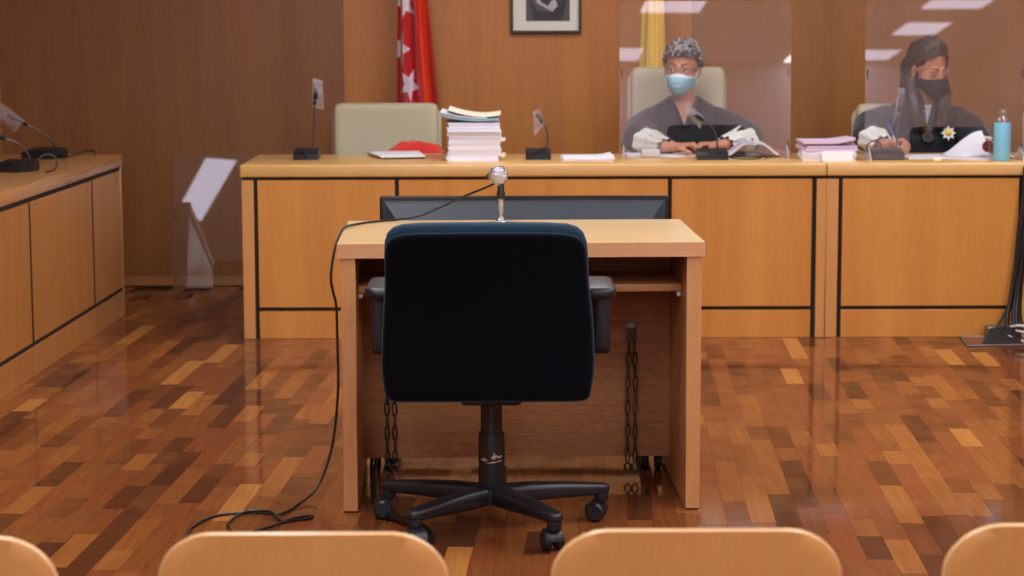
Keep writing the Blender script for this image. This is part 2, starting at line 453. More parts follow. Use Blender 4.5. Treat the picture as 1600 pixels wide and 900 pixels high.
def thing(name, label, cat, loc=(0, 0, 0), rz=0.0, group=None):
    o = bpy.data.objects.new(name, None)
    COL.objects.link(o)
    o.empty_display_size = 0.1
    o.location = loc; o.rotation_euler = (0, 0, rz)
    WM[o.name] = Matrix.Translation(loc) @ Matrix.Rotation(rz, 4, 'Z')
    return tag(o, label, cat, group)
def lone(name, b, mats, label, cat, group=None, origin=None, smooth=38):
    """A thing that is one mesh; its origin is put at its base."""
    me = b.mesh(name) if isinstance(b, B) else b
    if origin is not None: me.transform(Matrix.Translation(-Vector(origin)))
    finish(me, mats, smooth)
    o = bpy.data.objects.new(name, me); COL.objects.link(o)
    if origin is not None: o.location = origin
    WM[o.name] = Matrix.Translation(origin) if origin is not None else Matrix()
    return tag(o, label, cat, group)
def dup(root, loc, rz=None, label=None):
    """A copy of a thing with copies of its parts and their sub-parts."""
    r = root.copy(); COL.objects.link(r)
    r.location = loc
    if rz is not None: r.rotation_euler = (0, 0, rz)
    if label: r['label'] = label
    for ch in list(root.children):
        c = ch.copy(); COL.objects.link(c); c.parent = r
        for g in list(ch.children):
            d = g.copy(); COL.objects.link(d); d.parent = c
    return r
def fuse(b, voxel, it=4, fac=0.5):
    """Unite overlapping closed shapes into one continuous surface."""
    me = b.mesh('fuse_tmp')
    o = bpy.data.objects.new('fuse_tmp', me); COL.objects.link(o)
    md = o.modifiers.new('r', 'REMESH'); md.mode = 'VOXEL'; md.voxel_size = voxel; md.use_smooth_shade = True
    sm = o.modifiers.new('s', 'SMOOTH'); sm.factor = fac; sm.iterations = it
    dg = bpy.context.evaluated_depsgraph_get(); dg.update()
    out = bpy.data.meshes.new_from_object(o.evaluated_get(dg))
    bpy.data.objects.remove(o); bpy.data.meshes.remove(me)
    return out
def spline(pts, n=8):
    """Catmull-Rom through the points."""
    P = [Vector(p) for p in pts]
    out = []
    for i in range(len(P) - 1):
        p0, p1, p2, p3 = P[max(i - 1, 0)], P[i], P[i + 1], P[min(i + 2, len(P) - 1)]
        for k in range(n):
            t = k / n
            out.append(0.5 * ((2 * p1) + (p2 - p0) * t + (2 * p0 - 5 * p1 + 4 * p2 - p3) * t * t + (3 * p1 - p0 - 3 * p2 + p3) * t ** 3))
    out.append(P[-1])
    return out
def rrect(x0, x1, z0, z1, r, n=6):
    """Rounded rectangle outline; r is one radius or four (lower left, lower right, upper right, upper left)."""
    rs = r if isinstance(r, (list, tuple)) else [r] * 4
    out = []
    for (cx, cz, a0), q in zip(((x0, z0, 180), (x1, z0, 270), (x1, z1, 0), (x0, z1, 90)), rs):
        ccx = cx + (q if cx == x0 else -q); ccz = cz + (q if cz == z0 else -q)
        for k in range(n + 1):
            a = R(a0 + 90 * k / n)
            out.append((ccx + q * math.cos(a), ccz + q * math.sin(a)))
    return out

# ------------------------------------------------------------------ the room
XL, XR, YF, YB = -4.2, 5.0, -5.6, 10.69
def struct(name, b, mats, parent=None, smooth=None):
    o = obj(name, b, mats, parent, smooth=smooth)
    if parent is None: o['kind'] = 'structure'
    return o
floor = struct('floor', B().box(XL, XR, YF, YB + 0.15, -0.2, -0.012), M['plank'][2])
ceiling = struct('ceiling', B().box(XL - .15, XR + .15, YF - .15, YB + 0.15, CEIL, CEIL + .15), M['ceiling'])
wall_back = struct('wall_back', B().box(XL - .15, XR + .15, YB + 0.02, YB + 0.15, -0.2, CEIL), M['wall'][0])
edges = [XL, -2.54, -0.82, 0.898, 2.61, XR]
for i, (a, c) in enumerate(zip(edges, edges[1:])):
    obj('panel', B().box(a + .0012, c - .0012, YB, YB + 0.02, 0.0, CEIL - .002, 0.0015, 1), M['wall'][(0, 0, 1, 2, 3)[i]], wall_back)
for a in edges[1:-1]:
    obj('joint_strip', B().box(a - .0012, a + .0012, YB + .0005, YB + .0195, 0, CEIL - .002), M['desk_edge'], wall_back, smooth=None, label='pale joint strip between two veneer panels')
wall_left = struct('wall_left', B().box(XL - .15, XL, YF, YB, -0.2, CEIL), M['wall'][1])
wall_right = struct('wall_right', B().box(XR, XR + .15, YF, YB, -0.2, CEIL), M['wall'][1])
wall_front = struct('wall_front', B().box(XL - .15, XR + .15, YF - .15, YF, -0.2, CEIL), M['wall_plain'])
struct('baseboard_back', B().box(XL, XR, YB - 0.014, YB, 0, 0.046, 0.003, 2), M['baseboard'])
struct('baseboard_left', B().box(XL, XL + 0.014, YF, YB - .014, 0, 0.046, 0.003, 2), M['baseboard'])
struct('baseboard_right', B().box(XR - 0.014, XR, YF, YB - .014, 0, 0.046, 0.003, 2), M['baseboard'])

# parquet strips: every plank that shows large is an object, the rest one joined part
ANG = 0.05
dv = Vector((math.sin(ANG), math.cos(ANG), 0)); nv = Vector((math.cos(ANG), -math.sin(ANG), 0))
cam_inv = cam.matrix_world.inverted()
def frame_area(c, wd, ln):
    p = cam_inv @ c
    if p.z > -0.3: return 0
    px, py = 800 + 3342 * p.x / -p.z, 450 - 3342 * p.y / -p.z
    if not (-20 < px < 1620 and 440 < py < 905): return 0
    if 560 < px < 1060 and 520 < py < 760: return 0       # behind the witness table
    if py < 528 and px > 384: return 0                    # behind the bench
    return wd * ln / p.z ** 2 * (1.35 / -p.z)
WD = 0.066
planks = []
k = -46
while k <= 62:
    s = 1.6 + random.random() * 0.3
    while s < 10.75:
        ln = random.choice((0.19, 0.24, 0.29, 0.34, 0.39, 0.46, 0.54))
        c = nv * (k * WD) + dv * (s + ln / 2)
        if XL + .06 < c.x < XR - .06 and c.y < YB - ln / 2:
            t = random.choices(range(8), (22, 21, 18, 12, 9, 2.6, 17, 6))[0]
            planks.append((frame_area(c, WD, ln), c, ln, t))
        s += ln
    k += 1
planks.sort(key=lambda q: -q[0])
plank_mesh = {}
def plank_b(ln):
    b = B()
    b.box(-WD / 2 + .00025, WD / 2 - .00025, -ln / 2 + .00025, ln / 2 - .00025, -0.012, 0.0)
    return b
rest = bmesh.new()
for i, (ar, c, ln, t) in enumerate(planks):
    tilt = Matrix.Rotation(random.gauss(0, 0.0005), 4, 'X') @ Matrix.Rotation(random.gauss(0, 0.0010), 4, 'Y')
    T = Matrix.Translation(c + Vector((0, 0, random.uniform(-.0003, 0)))) @ Matrix.Rotation(-ANG, 4, 'Z') @ tilt
    if i < 300:
        if ln not in plank_mesh:
            me = plank_b(ln).mesh('plank'); me.materials.append(M['plank'][0]); plank_mesh[ln] = me
        o = bpy.data.objects.new('plank', plank_mesh[ln]); COL.objects.link(o)
        o.parent = floor; o.matrix_local = T
        o.material_slots[0].link = 'OBJECT'; o.material_slots[0].material = M['plank'][t]
    else:
        h = [rest.verts.new(T @ Vector((x * (WD / 2 - .00025), y * (ln / 2 - .00025), 0))) for x, y in ((-1, -1), (1, -1), (1, 1), (-1, 1))]
        lo = [rest.verts.new(T @ Vector((x * (WD / 2 - .00025), y * (ln / 2 - .00025), -.012))) for x, y in ((-1, -1), (1, -1), (1, 1), (-1, 1))]
        for q in ([h] + [[h[(j + 1) % 4], h[j], lo[j], lo[(j + 1) % 4]] for j in range(4)]):
            rest.faces.new(q).material_index = t
me = bpy.data.meshes.new('floor_planks'); rest.to_mesh(me); rest.free()
obj('floor_planks', me, M['plank'], floor, smooth=None, kind='stuff')

for x, y, tn, hw_, hl_, dim in PANELS:
    lt = thing('ceiling_light', 'flat white ceiling light panel set in the ceiling above the courtroom', 'ceiling light', (x, y, CEIL), tn, 'ceiling light panels')
    f = B()
    for a in ((-hw_, hw_, -hl_, -hl_ + .02), (-hw_, hw_, hl_ - .02, hl_), (-hw_, -hw_ + .02, -hl_ + .02, hl_ - .02), (hw_ - .02, hw_, -hl_ + .02, hl_ - .02)):
        f.box(a[0], a[1], a[2], a[3], -.02, 0, .002, 1)
    obj('light_frame', f, M['white_plastic'], lt, world=False)
    obj('diffuser', B().box(-hw_ + .02, hw_ - .02, -hl_ + .02, hl_ - .02, -.014, -.004), M['lamp_soft' if dim else 'lamp'], lt, world=False, smooth=None)

# ------------------------------------------------------------------ judges' bench, two units
DY = 8.893; DTOP = 0.732
def bench(label, x0, x1, cuts, posts, lower):
    t = thing('judges_bench', label, 'desk', ((x0 + x1) / 2, DY, 0))
    obj('worktop', B().box(x0 - (.006 if x0 < 0 else 0), x1 + (.0 if x1 > 3 else -.0015), DY - 0.006, DY + 0.668, DTOP - .052, DTOP, .006, 3), M['desk_edge'], t)
    obj('backing_board', B().box(x0 + .002, x1 - .002, DY + 0.022, DY + 0.04, 0.0, DTOP - .052), M['black_gap'], t, smooth=None)
    for a, c in posts:
        obj('post', B().box(a, c, DY, DY + .022, 0, DTOP - .064, .0015, 1), M['desk_post'], t)
    for a, c in cuts:
        obj('front_panel', B().box(a, c, DY, DY + .022, 0.1325, DTOP - .064, .0015, 1), M['desk'], t)
    for a, c in lower:
        obj('kick_panel', B().box(a, c, DY, DY + .022, 0, 0.117, .0015, 1), M['desk'], t)
    obj('side_panel', B().box(x0, x0 + .03, DY + .0405, DY + .655, 0, DTOP - .052, .002, 1), M['desk_post'], t)
    obj('side_panel', B().box(x1 - .03, x1, DY + .0405, DY + .655, 0, DTOP - .052, .002, 1), M['desk_post'], t)
    return t
bench("long judges' bench with three black-edged panels behind the witness table", -1.119, 1.3185,
      [(-1.053, -.4805), (-.4635, .6575), (.6745, 1.259)], [(-1.119, -1.07), (1.2785, 1.3185)], [(-1.053, 1.259)])
bench("bench unit below the blue bottle, with black cables down its front", 1.3200, 3.9,
      [(1.3865, 2.122), (2.212, 3.834)], [(1.3200, 1.3695), (2.1415, 2.194), (3.85, 3.9)], [(1.3865, 2.122), (2.212, 3.834)])

# ------------------------------------------------------------------ side desk
sd = thing('side_desk', "side desk with vertical veneer panels beside the dark back wall", 'desk', (-1.752, 9.627, 0), -0.0255)
LEN = 5.2
obj('worktop', B().box(-.78, .004, -LEN, .012, .678, .730, .003, 2), M['ldesk_edge'], sd, world=False)
obj('backing_board', B().box(-.045, -.02, -LEN + .01, -.02, 0, .678), M['black_gap'], sd, world=False, smooth=None)
obj('end_panel', B().box(-.77, -.0005, -.018, .006, 0, .678, .0015, 1), M['desk_post'], sd, world=False)
obj('end_panel', B().box(-.77, -.0005, -LEN, -LEN + .02, 0, .678, .0015, 1), M['desk_post'], sd, world=False)
cuts = [.012, .603, 1.668, 2.733, 3.798, LEN - .022]
for a, c in zip(cuts, cuts[1:]):
    obj('front_panel', B().box(-.02, 0, -c + .013, -a - .013, .131, .659, .0015, 1), M['ldesk'], sd, world=False)
for a in cuts[1:-1]:
    obj('joint_strip', B().box(-.0195, -.0003, -a - .0128, -a + .0128, .1325, .657), M['black_gap'], sd, world=False, smooth=None, label='black recessed joint strip')
obj('joint_strip', B().box(-.0195, -.003, -LEN + .03, -.0185, .1143, .1307), M['black_gap'], sd, world=False, smooth=None, label='black recessed joint strip')
obj('joint_strip', B().box(-.0195, -.003, -LEN + .03, -.0185, .6593, .6777), M['black_gap'], sd, world=False, smooth=None, label='black recessed joint strip')
obj('kick_panel', B().box(-.02, 0, -LEN + .022, -.0185, 0, .114, .0015, 1), M['ldesk'], sd, world=False)

# ------------------------------------------------------------------ witness table
TX, TY, TR = -0.4638, 5.7211, 0.0275
tb = thing('witness_table', 'pale wooden witness table with panel legs behind the black office chair', 'table', (TX, TY, 0), TR)
TW, TD, TH = 0.988, 0.648, 0.74
obj('tabletop', B().box(0 - .003, TW + .003, -.004, TD, TH - .04, TH, .0012, 1), M['table_top'], tb, world=False)
obj('edge_band', B().box(-.003, TW + .003, -.0055, -.0041, TH - .04, TH - .0006), M['table_band'], tb, world=False, smooth=None, label='darker wooden edge band')
for a in (0.006, TW - .046):
    obj('leg_panel', B().box(a, a + .04, 0.0, TD - .005, .004, TH - .04, .0012, 1), M['table_leg'], tb, world=False)
    for y in (.006, TD - .055):
        obj('foot_glide', B().box(a + .004, a + .036, y, y + .044, 0, .004), M['black_rubber'], tb, world=False, smooth=None)
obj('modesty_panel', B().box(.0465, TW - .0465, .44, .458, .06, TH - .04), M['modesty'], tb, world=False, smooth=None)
obj('under_shelf', B().box(.0465, TW - .0465, .12, .4395, .589, .611, .004, 2), M['table_leg'], tb, world=False)
obj('shelf_bracket', B().box(.928, .9413, .125, .17, .574, .5888, .003, 1), M['white_plastic'], tb, world=False, label='small white plastic shelf bracket')
obj('shelf_bracket', B().box(.0467, .060, .125, .17, .574, .5888, .003, 1), M['white_plastic'], tb, world=False)

# chains hung from bolts on the modesty panel
def chain(lx, top, label):
    root = thing('hanging_chain', label, 'chain', (TX + lx * math.cos(TR) - .43 * math.sin(TR), TY + lx * math.sin(TR) + .43 * math.cos(TR), top), TR, 'chains on the witness table')
    obj('bolt', B().lathe([(.003, .01), (.017, .01), (.018, .004), (.012, -.006), (.005, -.009)], (0, 0, 0), 18, axis='y'), M['bolt_steel'], root, world=False, label='round steel bolt head')
    def link_mesh():
        pts = []
        for k in range(12):
            a = 2 * PI * k / 12
            pts.append((.0062 * math.cos(a), 0, .0155 * math.sin(a) + (.006 if math.sin(a) > .01 else -.006 if math.sin(a) < -.01 else 0)))
        me = B().tube(pts, .0022, 6, closed=True).mesh('link'); finish(me, M['dark_steel'], 60); return me
    me = link_mesh()
    n = int((top - .05) / .0355)
    for sgn in (-1, 1):
        for i in range(n):
            o = bpy.data.objects.new('link', me); COL.objects.link(o); o.parent = root
            o.location = (sgn * (.007 + .004 * min(1, i / 4)), -.012, -.024 - i * .0355)
            o.rotation_euler = (0, random.uniform(-.05, .05), R(90) * (i % 2) + random.uniform(-.25, .25) + .3)
    sh = B()
    for sgn in (-1, 1):
        z0 = -.024 - n * .0355
        sh.tube([(sgn * .011 + .009 * math.cos(a), -.012, z0 + .013 * math.sin(a)) for a in [2 * PI * k / 12 for k in range(12)]], .0034, 6, closed=True)
    obj('shackle', sh, M['dark_steel'], root, world=False)
chain(.829, .447, 'double steel chain hanging from the bolt with nothing in front of it')
chain(.125, .447, 'double steel chain hanging partly behind the office chair back')

# ------------------------------------------------------------------ television on its trolley behind the table
tv = thing('television', 'black flat television seen from behind, standing beyond the witness table', 'television', (.043, 6.58, .27))
obj('bezel', B().prism(rrect(-.401, .487, .285, .796, .006, 2), 6.555, 6.59, 'y', .003, 1), M['bezel'], tv)
bc = B()
bc.loft([[(.043 + sx * hx, y_, .54 + sz * hz) for sx, sz in ((-1, -1), (1, -1), (1, 1), (-1, 1))] for hx, hz, y_ in ((.433, .243, 6.5549), (.426, .236, 6.5535), (.345, .118, 6.495), (.32, .095, 6.492))])
obj('back_cover', bc, M['slate_plastic'], tv, smooth=None, label='dark slate back cover with chamfered sides')
obj('screen', B().box(-.389, .475, 6.5901, 6.5915, .305, .784), M['screen'], tv, smooth=None)
obj('neck', B().box(0, .086, 6.56, 6.585, .268, .2849, .004, 1), M['black_plastic'], tv)
tr = thing('television_trolley', 'dark wheeled trolley with small castors under the television', 'trolley', (.043, 6.5, 0))
obj('deck', B().box(-.39, .47, 6.37, 6.80, .245, .268, .004, 1), M['frame'], tr)
for x in (-.40, .40):
    obj('base_rail', B().box(x, x + .04, 6.26, 6.80, .058, .085, .004, 1), M['black_plastic'], tr)
    obj('upright', B().box(x + .005, x + .035, 6.50, 6.54, .085, .2445, .003, 1), M['black_plastic'], tr)
obj('cross_rail', B().box(-.36, .40, 6.56, 6.59, .062, .082, .003, 1), M['black_plastic'], tr)
for x in (-.38, .42):
    for y in (6.285, 6.77):
        c = obj('castor', B().box(x - .02, x + .02, y - .012, y + .022, .040, .0578, .006, 2), M['black_plastic'], tr)
        for q in (-.020, .020):
            obj('wheel', B().lathe([(.006, -.011), (.022, -.011), (.026, -.006), (.026, .006), (.022, .011), (.006, .011)], (x + q, y, .026), 18, axis='x'), M['black_rubber'], c)

# ------------------------------------------------------------------ black office chair
CX, CY = -0.051, 5.55
oc = thing('office_chair', 'black swivel office chair turned away, in front of the witness table', 'chair', (CX, CY, 0))
prof = [(.391, .225), (.393, .246), (.399, .257), (.42, .2625), (.45, .267), (.484, .2695), (.56, .2665), (.615, .2625), (.674, .257), (.70, .2555), (.76, .254), (.79, .2515), (.812, .244), (.826, .229), (.834, .205), (.8375, .16), (.839, .08)]
def outline(dz_top=0.0, grow=0.0):
    L_, Rr = [], []
    for z, h in prof:
        k = max(0, (z - .6) / .24)
        zz = z + dz_top * k * k
        cx = -.0565 - .006 * k
        L_.append((cx - h - grow, zz)); Rr.append((cx + h + grow, zz))
    return L_ + Rr[::-1]
def pillow(pts, y0, y1, rnd, tilt=-.10, curve=.30, ins=.05):
    cx = sum(p[0] for p in pts) / len(pts); cz = sum(p[1] for p in pts) / len(pts)
    def ring(q, y):
        return [(cx + (x - cx) * q, y + tilt * (cz + (z - cz) * q - .62) + curve * ((x - cx) * q) ** 2 + .02 * math.sin((cz + (z - cz) * q - .39) / .45 * PI), cz + (z - cz) * q) for x, z in pts]
    th = y1 - y0
    seq = [(.0, y0)] + [(k_ / 10, y0) for k_ in range(1, 10)] + [(1 - ins * 1.3, y0 + .02 * rnd), (1 - ins * .55, y0 + rnd * .16), (1 - ins * .16, y0 + rnd * .5), (1, y0 + rnd), (1, y1 - rnd), (1 - ins * .16, y1 - rnd * .5), (1 - ins * .55, y1 - rnd * .16), (1 - ins * 1.3, y1 - .02 * rnd)] + [(k_ / 10, y1) for k_ in range(9, 0, -1)] + [(.0, y1)]
    b = B()
    rings = [ring(max(q, 1e-3), y) for q, y in seq]
    return b.loft(rings)
def back_pt(x, z, y0):
    cx = -.06
    return y0 - .10 * (z - .62) + .30 * (x - cx) ** 2 + .02 * math.sin((z - .39) / .45 * PI)
bs = obj('backrest', pillow(outline(-.022, -.004), 5.228, 5.268, .012, ins=.04), M['black_fabric'], oc, smooth=60)
obj('back_cushion', pillow(outline(.0, .0), 5.262, 5.335, .022, ins=.09), M['blue_fabric'], oc, smooth=60, label='dark blue fabric back cushion')
ol = outline(-.022, -.006)
obj('seam_piping', B().tube([(x, back_pt(x, z, 5.2345) + .003, z) for x, z in ol], .0028, 6, closed=True), M['blue_fabric'], bs)
# seat, mostly hidden by the backrest
so = rrect(-.30, .19, 5.34, 5.80, .08, 6)
obj('seat', B().prism([(x, y) for x, y in so], .42, .50, 'z', .025, 3), M['blue_fabric'], oc, smooth=50)
obj('seat_pan', B().prism([(-.06 + (x + .06) * .9, 5.57 + (y - 5.57) * .9) for x, y in so], .395, .4195, 'z', .008, 2), M['black_plastic'], oc)
obj('back_bar', B().tube(spline([(-.052, 5.56, .39), (-.052, 5.40, .385), (-.052, 5.335, .42), (-.055, 5.345, .50)], 5), .016, 10, flat=1.0), M['black_plastic'], oc)
obj('tilt_mechanism', B().box(-.13, .03, 5.45, 5.65, .345, .3945, .012, 2), M['black_plastic'], oc)
for sx in (-1, 1):
    ax = CX + sx * .275
    ar = obj('armrest', B().prism(rrect(ax - .045, ax + .045, 5.36, 5.62, .03, 5), .634, .664, 'z', .011, 3), M['black_plastic'], oc, smooth=60)
    br = B()
    br.prism(rrect(5.46, 5.56, .478, .6335, [.02, .045, .006, .006], 5), ax + sx * .012 - .022, ax + sx * .012 + .022, 'x', .006, 2)
    obj('arm_upright', br, M['black_plastic'], ar, smooth=50)
    obj('arm_bar', B().box(min(ax - sx * .0105, ax - sx * .06), max(ax - sx * .0105, ax - sx * .06), 5.49, 5.53, .485, .515, .004, 1), M['black_plastic'], ar)
obj('gas_column', B().lathe([(.0165, .25), (.0175, .2505), (.0175, .3445)], (CX, CY, 0), 24), M['black_plastic'], oc)
cv = obj('column_cover', B().lathe([(.0335, .118), (.0345, .13), (.0345, .245), (.0335, .258), (.0285, .2585), (.0280, .34)], (CX, CY, 0), 28), M['black_plastic'], oc)
# torn label: pale ragged patch wrapped around the cover
sc_ = B()
random.seed(11)
for a0, a1, za, zb, th in ((215, 255, .190, .188, .004), (240, 330, .181, .186, .0025), (268, 296, .194, .200, .010), (290, 322, .196, .198, .0045), (225, 250, .197, .19, .002), (278, 284, .20, .206, .012)):
    n = 10
    top, bot = [], []
    for i in range(n + 1):
        a = R(a0 + (a1 - a0) * i / n); z = za + (zb - za) * i / n + random.uniform(-.0012, .0012)
        hh = 1.5 * th * (0.3 + random.random()) * math.sin(PI * (i + .3) / (n + .6))
        top.append((CX + .0351 * math.cos(a), CY + .0351 * math.sin(a), z + hh / 2)); bot.append((CX + .0351 * math.cos(a), CY + .0351 * math.sin(a), z - hh / 2))
    sc_.loft([bot, top], cap=False, closed=False)
obj('torn_label', sc_, M['scratch'], cv, label='pale ragged remains of a torn label')
obj('hub', B().lathe([(.022, .068), (.05, .070), (.056, .085), (.054, .108), (.044, .118), (.036, .121)], (CX, CY, 0), 28), M['black_plastic'], oc)
for k, deg in enumerate((302, 230, 158, 86, 14)):           # arms, angle from +x counter-clockwise
    a = R(deg); ca, sa = math.cos(a), math.sin(a)
    rings = []
    for q, hw, zt, zb in ((.030, .030, .116, .068), (.10, .028, .118, .068), (.2, .025, .113, .072), (.27, .0225, .107, .074), (.302, .021, .104, .076), (.318, .016, .101, .078), (.324, .008, .096, .082)):
        rr = rrect(-hw, hw, zb, zt, min(hw, (zt - zb) / 2) * .72, 4)
        rings.append([(CX + ca * q - sa * o_, CY + sa * q + ca * o_, z) for o_, z in rr])
    arm = obj('base_arm', B().loft(rings), M['black_plastic'], oc, smooth=60)
    px, py = CX + ca * .302, CY + sa * .302
    obj('stem_socket', B().lathe([(.017, .056), (.019, .06), (.019, .09), (.012, .10)], (px, py, 0), 18), M['black_plastic'], arm)
    sw = (R(20), R(200), R(95), R(150), R(75))[k]
    T = Matrix.Translation((px, py, 0)) @ Matrix.Rotation(sw, 4, 'Z')
    b = B(T)
    hood = []
    for xx in (-.021, .021):
        hood.append([(xx, .014 + .0295 * math.cos(R(q)), .028 + .0295 * math.sin(R(q))) for q in range(10, 181, 17)] + [(xx, .014 - .022, .030), (xx, .014 + .018, .036)])
    b.loft(hood); b.tube([(0, 0, .040), (0, 0, .058)], .008, 10)
    cs = obj('castor', b, M['black_plastic'], oc)
    for q in (-.0165, .0165):
        obj('wheel', B(T).lathe([(.004, -.0105), (.020, -.0105), (.0255, -.006), (.027, 0), (.0255, .006), (.020, .0105), (.004, .0105)], (q, .014, .0272), 22, axis='x'), M['black_plastic'], cs)

# ------------------------------------------------------------------ plywood chairs of the front row
def ply_chair(cx, ztop, label):
    yb = 2.80
    t = thing('plywood_chair', label, 'chair', (cx, yb + .02, 0), 0, 'row of wooden chairs nearest the camera')
    # backrest: plywood shell with large upper corners, bent and leaning back
    ol = rrect(-.199, .199, ztop - .34, ztop, [.05, .05, .075, .075], 8)
    top = []
    for x, z in ol:
        e = max(0, (z - ztop + .10) / .10)
        top.append((x * (1 - .012 * (1 - e)) , z - .010 * (x / .199) ** 2 * e))
    def ring(q, y):
        cz = ztop - .17
        return [(cx + x * q, yb + y - .216 * (cz + (z - cz) * q - ztop) + .35 * (x * q) ** 2, cz + (z - cz) * q) for x, z in top]
    shell = B()
    rings = [ring(.001, 0)] + [ring(k_ / 8, 0) for k_ in range(1, 8)] + [ring(.99, 0.0)]
    rim = [ring(.99, 0.0), ring(1.0, .0022), ring(1.0, .0098), ring(.99, .012)]
    frontr = [ring(.99, .012)] + [ring(k_ / 8, .012) for k_ in range(7, 0, -1)] + [ring(.001, .012)]
    shell.loft(rings, cap=False, mi=0); shell.loft(rim, cap=False, mi=1); shell.loft(frontr, cap=False, mi=0)
    bmesh.ops.remove_doubles(shell.bm, verts=shell.bm.verts[:], dist=1e-6)
    bmesh.ops.recalc_face_normals(shell.bm, faces=shell.bm.faces[:])
    obj('backrest', shell, [M['chair_ply'], M['ply_edge']], t, smooth=50)
    so = rrect(cx - .195, cx + .195, yb + .10, yb + .50, .06, 6)
    obj('seat', B().prism(so, .335, .347, 'z', .003, 2), M['chair_ply'], t)
    for x in (-.17, .17):
        obj('back_post', B().tube(spline([(cx + x, yb + .10, .325), (cx + x, yb + .105, .37), (cx + x, yb + .055, .45), (cx + x, yb + .038, .52)], 5), .009, 10), M['steel'], t)
        for y, dy in ((yb + .12, -.03), (yb + .46, .03)):
            obj('leg', B().tube([(cx + x, y, .334), (cx + x * 1.05, y + dy, 0.0)], .010, 10), M['steel'], t)
    obj('seat_rail', B().box(cx - .175, cx + .175, yb + .27, yb + .30, .317, .3345, .003, 1), M['steel'], t)
    return t
ply_chair(-.8125, .660, 'plywood chair at the very edge, nearest below the side desk')
ply_chair(-.2825, .664, 'plywood chair below the coiled cable on the floor')
ply_chair(.2515, .667, "plywood chair just right of the office chair's base")
ply_chair(.7835, .673, 'plywood chair below the floor box and cable bundle')

# ------------------------------------------------------------------ acrylic screens
def screen(label, x0, x1, y, z0, tilt, notch, feet=True, rz=0.0):
    xm = (x0 + x1) / 2; hw = (x1 - x0) / 2; H = .675
    t = thing('acrylic_screen', label, 'screen', (xm, y, z0), rz, 'clear acrylic protection screens')
    out = [(-hw + .002, .012)]
    n0, n1, nz = notch
    pts = rrect(-hw, hw, .006, H, [.012, .012, .03, .03], 5)
    # cut the document opening out of the lower edge
    lower = [(n0, .006)] + [(n0 + .028 - .028 * math.cos(R(a)), nz - .028 + .028 * math.sin(R(a))) for a in range(0, 91, 18)] + \
            [(n1 - .028 + .028 * math.sin(R(a)), nz - .028 + .028 * math.cos(R(a))) for a in range(0, 91, 18)] + [(n1, .006)]
    k = 6
    poly = pts[:k] + lower + pts[k:]
    ct, st = math.cos(tilt), math.sin(tilt)
    b = B(Matrix.Rotation(-tilt, 4, 'X'))
    b.prism(poly, -.002, .002, 'y')
    for f_ in b.bm.faces:
        if abs((Matrix.Rotation(tilt, 3, 'X') @ f_.normal).y) < .5: f_.material_index = 1
    sh = obj('sheet', b, [M['acrylic'], M['acrylic_edge']], t, world=False, smooth=None)
    for sx in (-1, 1):
        for zz in (.052, .365):
            s_ = B(Matrix.Rotation(-tilt, 4, 'X')); s_.box(sx * (hw - .010) - .0022, sx * (hw - .010) + .0022, -.0026, .0026, zz - .018, zz + .018)
            obj('slot', s_, M['black_gap'], t, world=False, smooth=None)
        if feet:
            fo = B(); fo.prism([(-.07, 0), (.08, 0), (.072, .02), (.012, .055), (-.006, .055), (-.062, .02)], sx * (hw - .016) - .002, sx * (hw - .016) + .002, 'x')
            obj('foot', fo, M['acrylic_edge'], t, world=False, smooth=None)
    return t
screen('clear acrylic screen standing before the judge in the pale blue mask', .474, 1.214, 9.262, DTOP, R(4), (-.165, .176, .142))
screen('clear acrylic screen standing before the woman in the black mask', 1.503, 2.178, 9.062, DTOP, R(4), (-.15, .19, .141))
screen('clear acrylic screen leaning against the wall on the floor beside the bench', -1.675, -.94, 10.545, 0.0, R(11), (-.17, .17, .142), feet=False)

# ------------------------------------------------------------------ desk microphones with plastic bags
def bag(b, c4, puff=.009, n=14, seed=0):
    tl, tr, br, bl = [Vector(q) for q in c4]
    nrm = (tr - tl).cross(bl - tl).normalized()
    for sg in (-1, 1):
        def fn(u, v):
            p = (tl * (1 - u) + tr * u) * (1 - v) + (bl * (1 - u) + br * u) * v
            e = (4 * u * (1 - u)) ** .5 * (4 * v * (1 - v)) ** .5 if 0 < u < 1 and 0 < v < 1 else 0
            return p + nrm * (sg * puff * e + .016 * (noise.noise(p * 38 + Vector((seed, sg * .5, 0))))) + Vector((0, 0, .003 * noise.noise(p * 30 + Vector((seed, 3, 0)))))
        b.grid(fn, n, n)
    return b
def desk_mic(label, bx, by, neck, tip, bagc, rz=0.0, w=.108, d=.125, z0=DTOP, cable=None, group='gooseneck desk microphones'):
    t = thing('desk_microphone', label, 'microphone', (bx, by, z0), rz, group)
    b = B(); b.prism([(-d / 2, 0), (d / 2, 0), (d / 2, .040), (d / 2 - .03, .046), (-d / 2 + .012, .030), (-d / 2, .022)], -w / 2, w / 2, 'x', .004, 2)
    bs_ = obj('base', b, M['black_plastic'], t, world=False)
    obj('talk_button', B().box(-.014, .014, -d / 2 + .018, -d / 2 + .034, .030, .0375, .002, 1), M['bezel'], bs_, world=False)
    npts = spline(neck, 6)
    obj('gooseneck', B().tube(npts, [.0042 if i < len(npts) * .45 else .0034 for i in range(len(npts))], 8), M['gooseneck'], t)
    e = Vector(neck[-1]); tp = Vector(tip); dr = (tp - e).normalized()
    obj('capsule', B().tube([e, e + dr * .004, e + dr * .006, tp - dr * .004, tp], [.004, .0075, .009, .009, .005], 12), M['black_plastic'], t)
    obj('plastic_bag', bag(B(), bagc, seed=bx * 10), M['bag'], t, label='clear plastic bag pulled over the microphone')
    if cable:
        obj('cable', B().tube(spline(cable, 6), .003, 6), M['cable'], t)
    return t
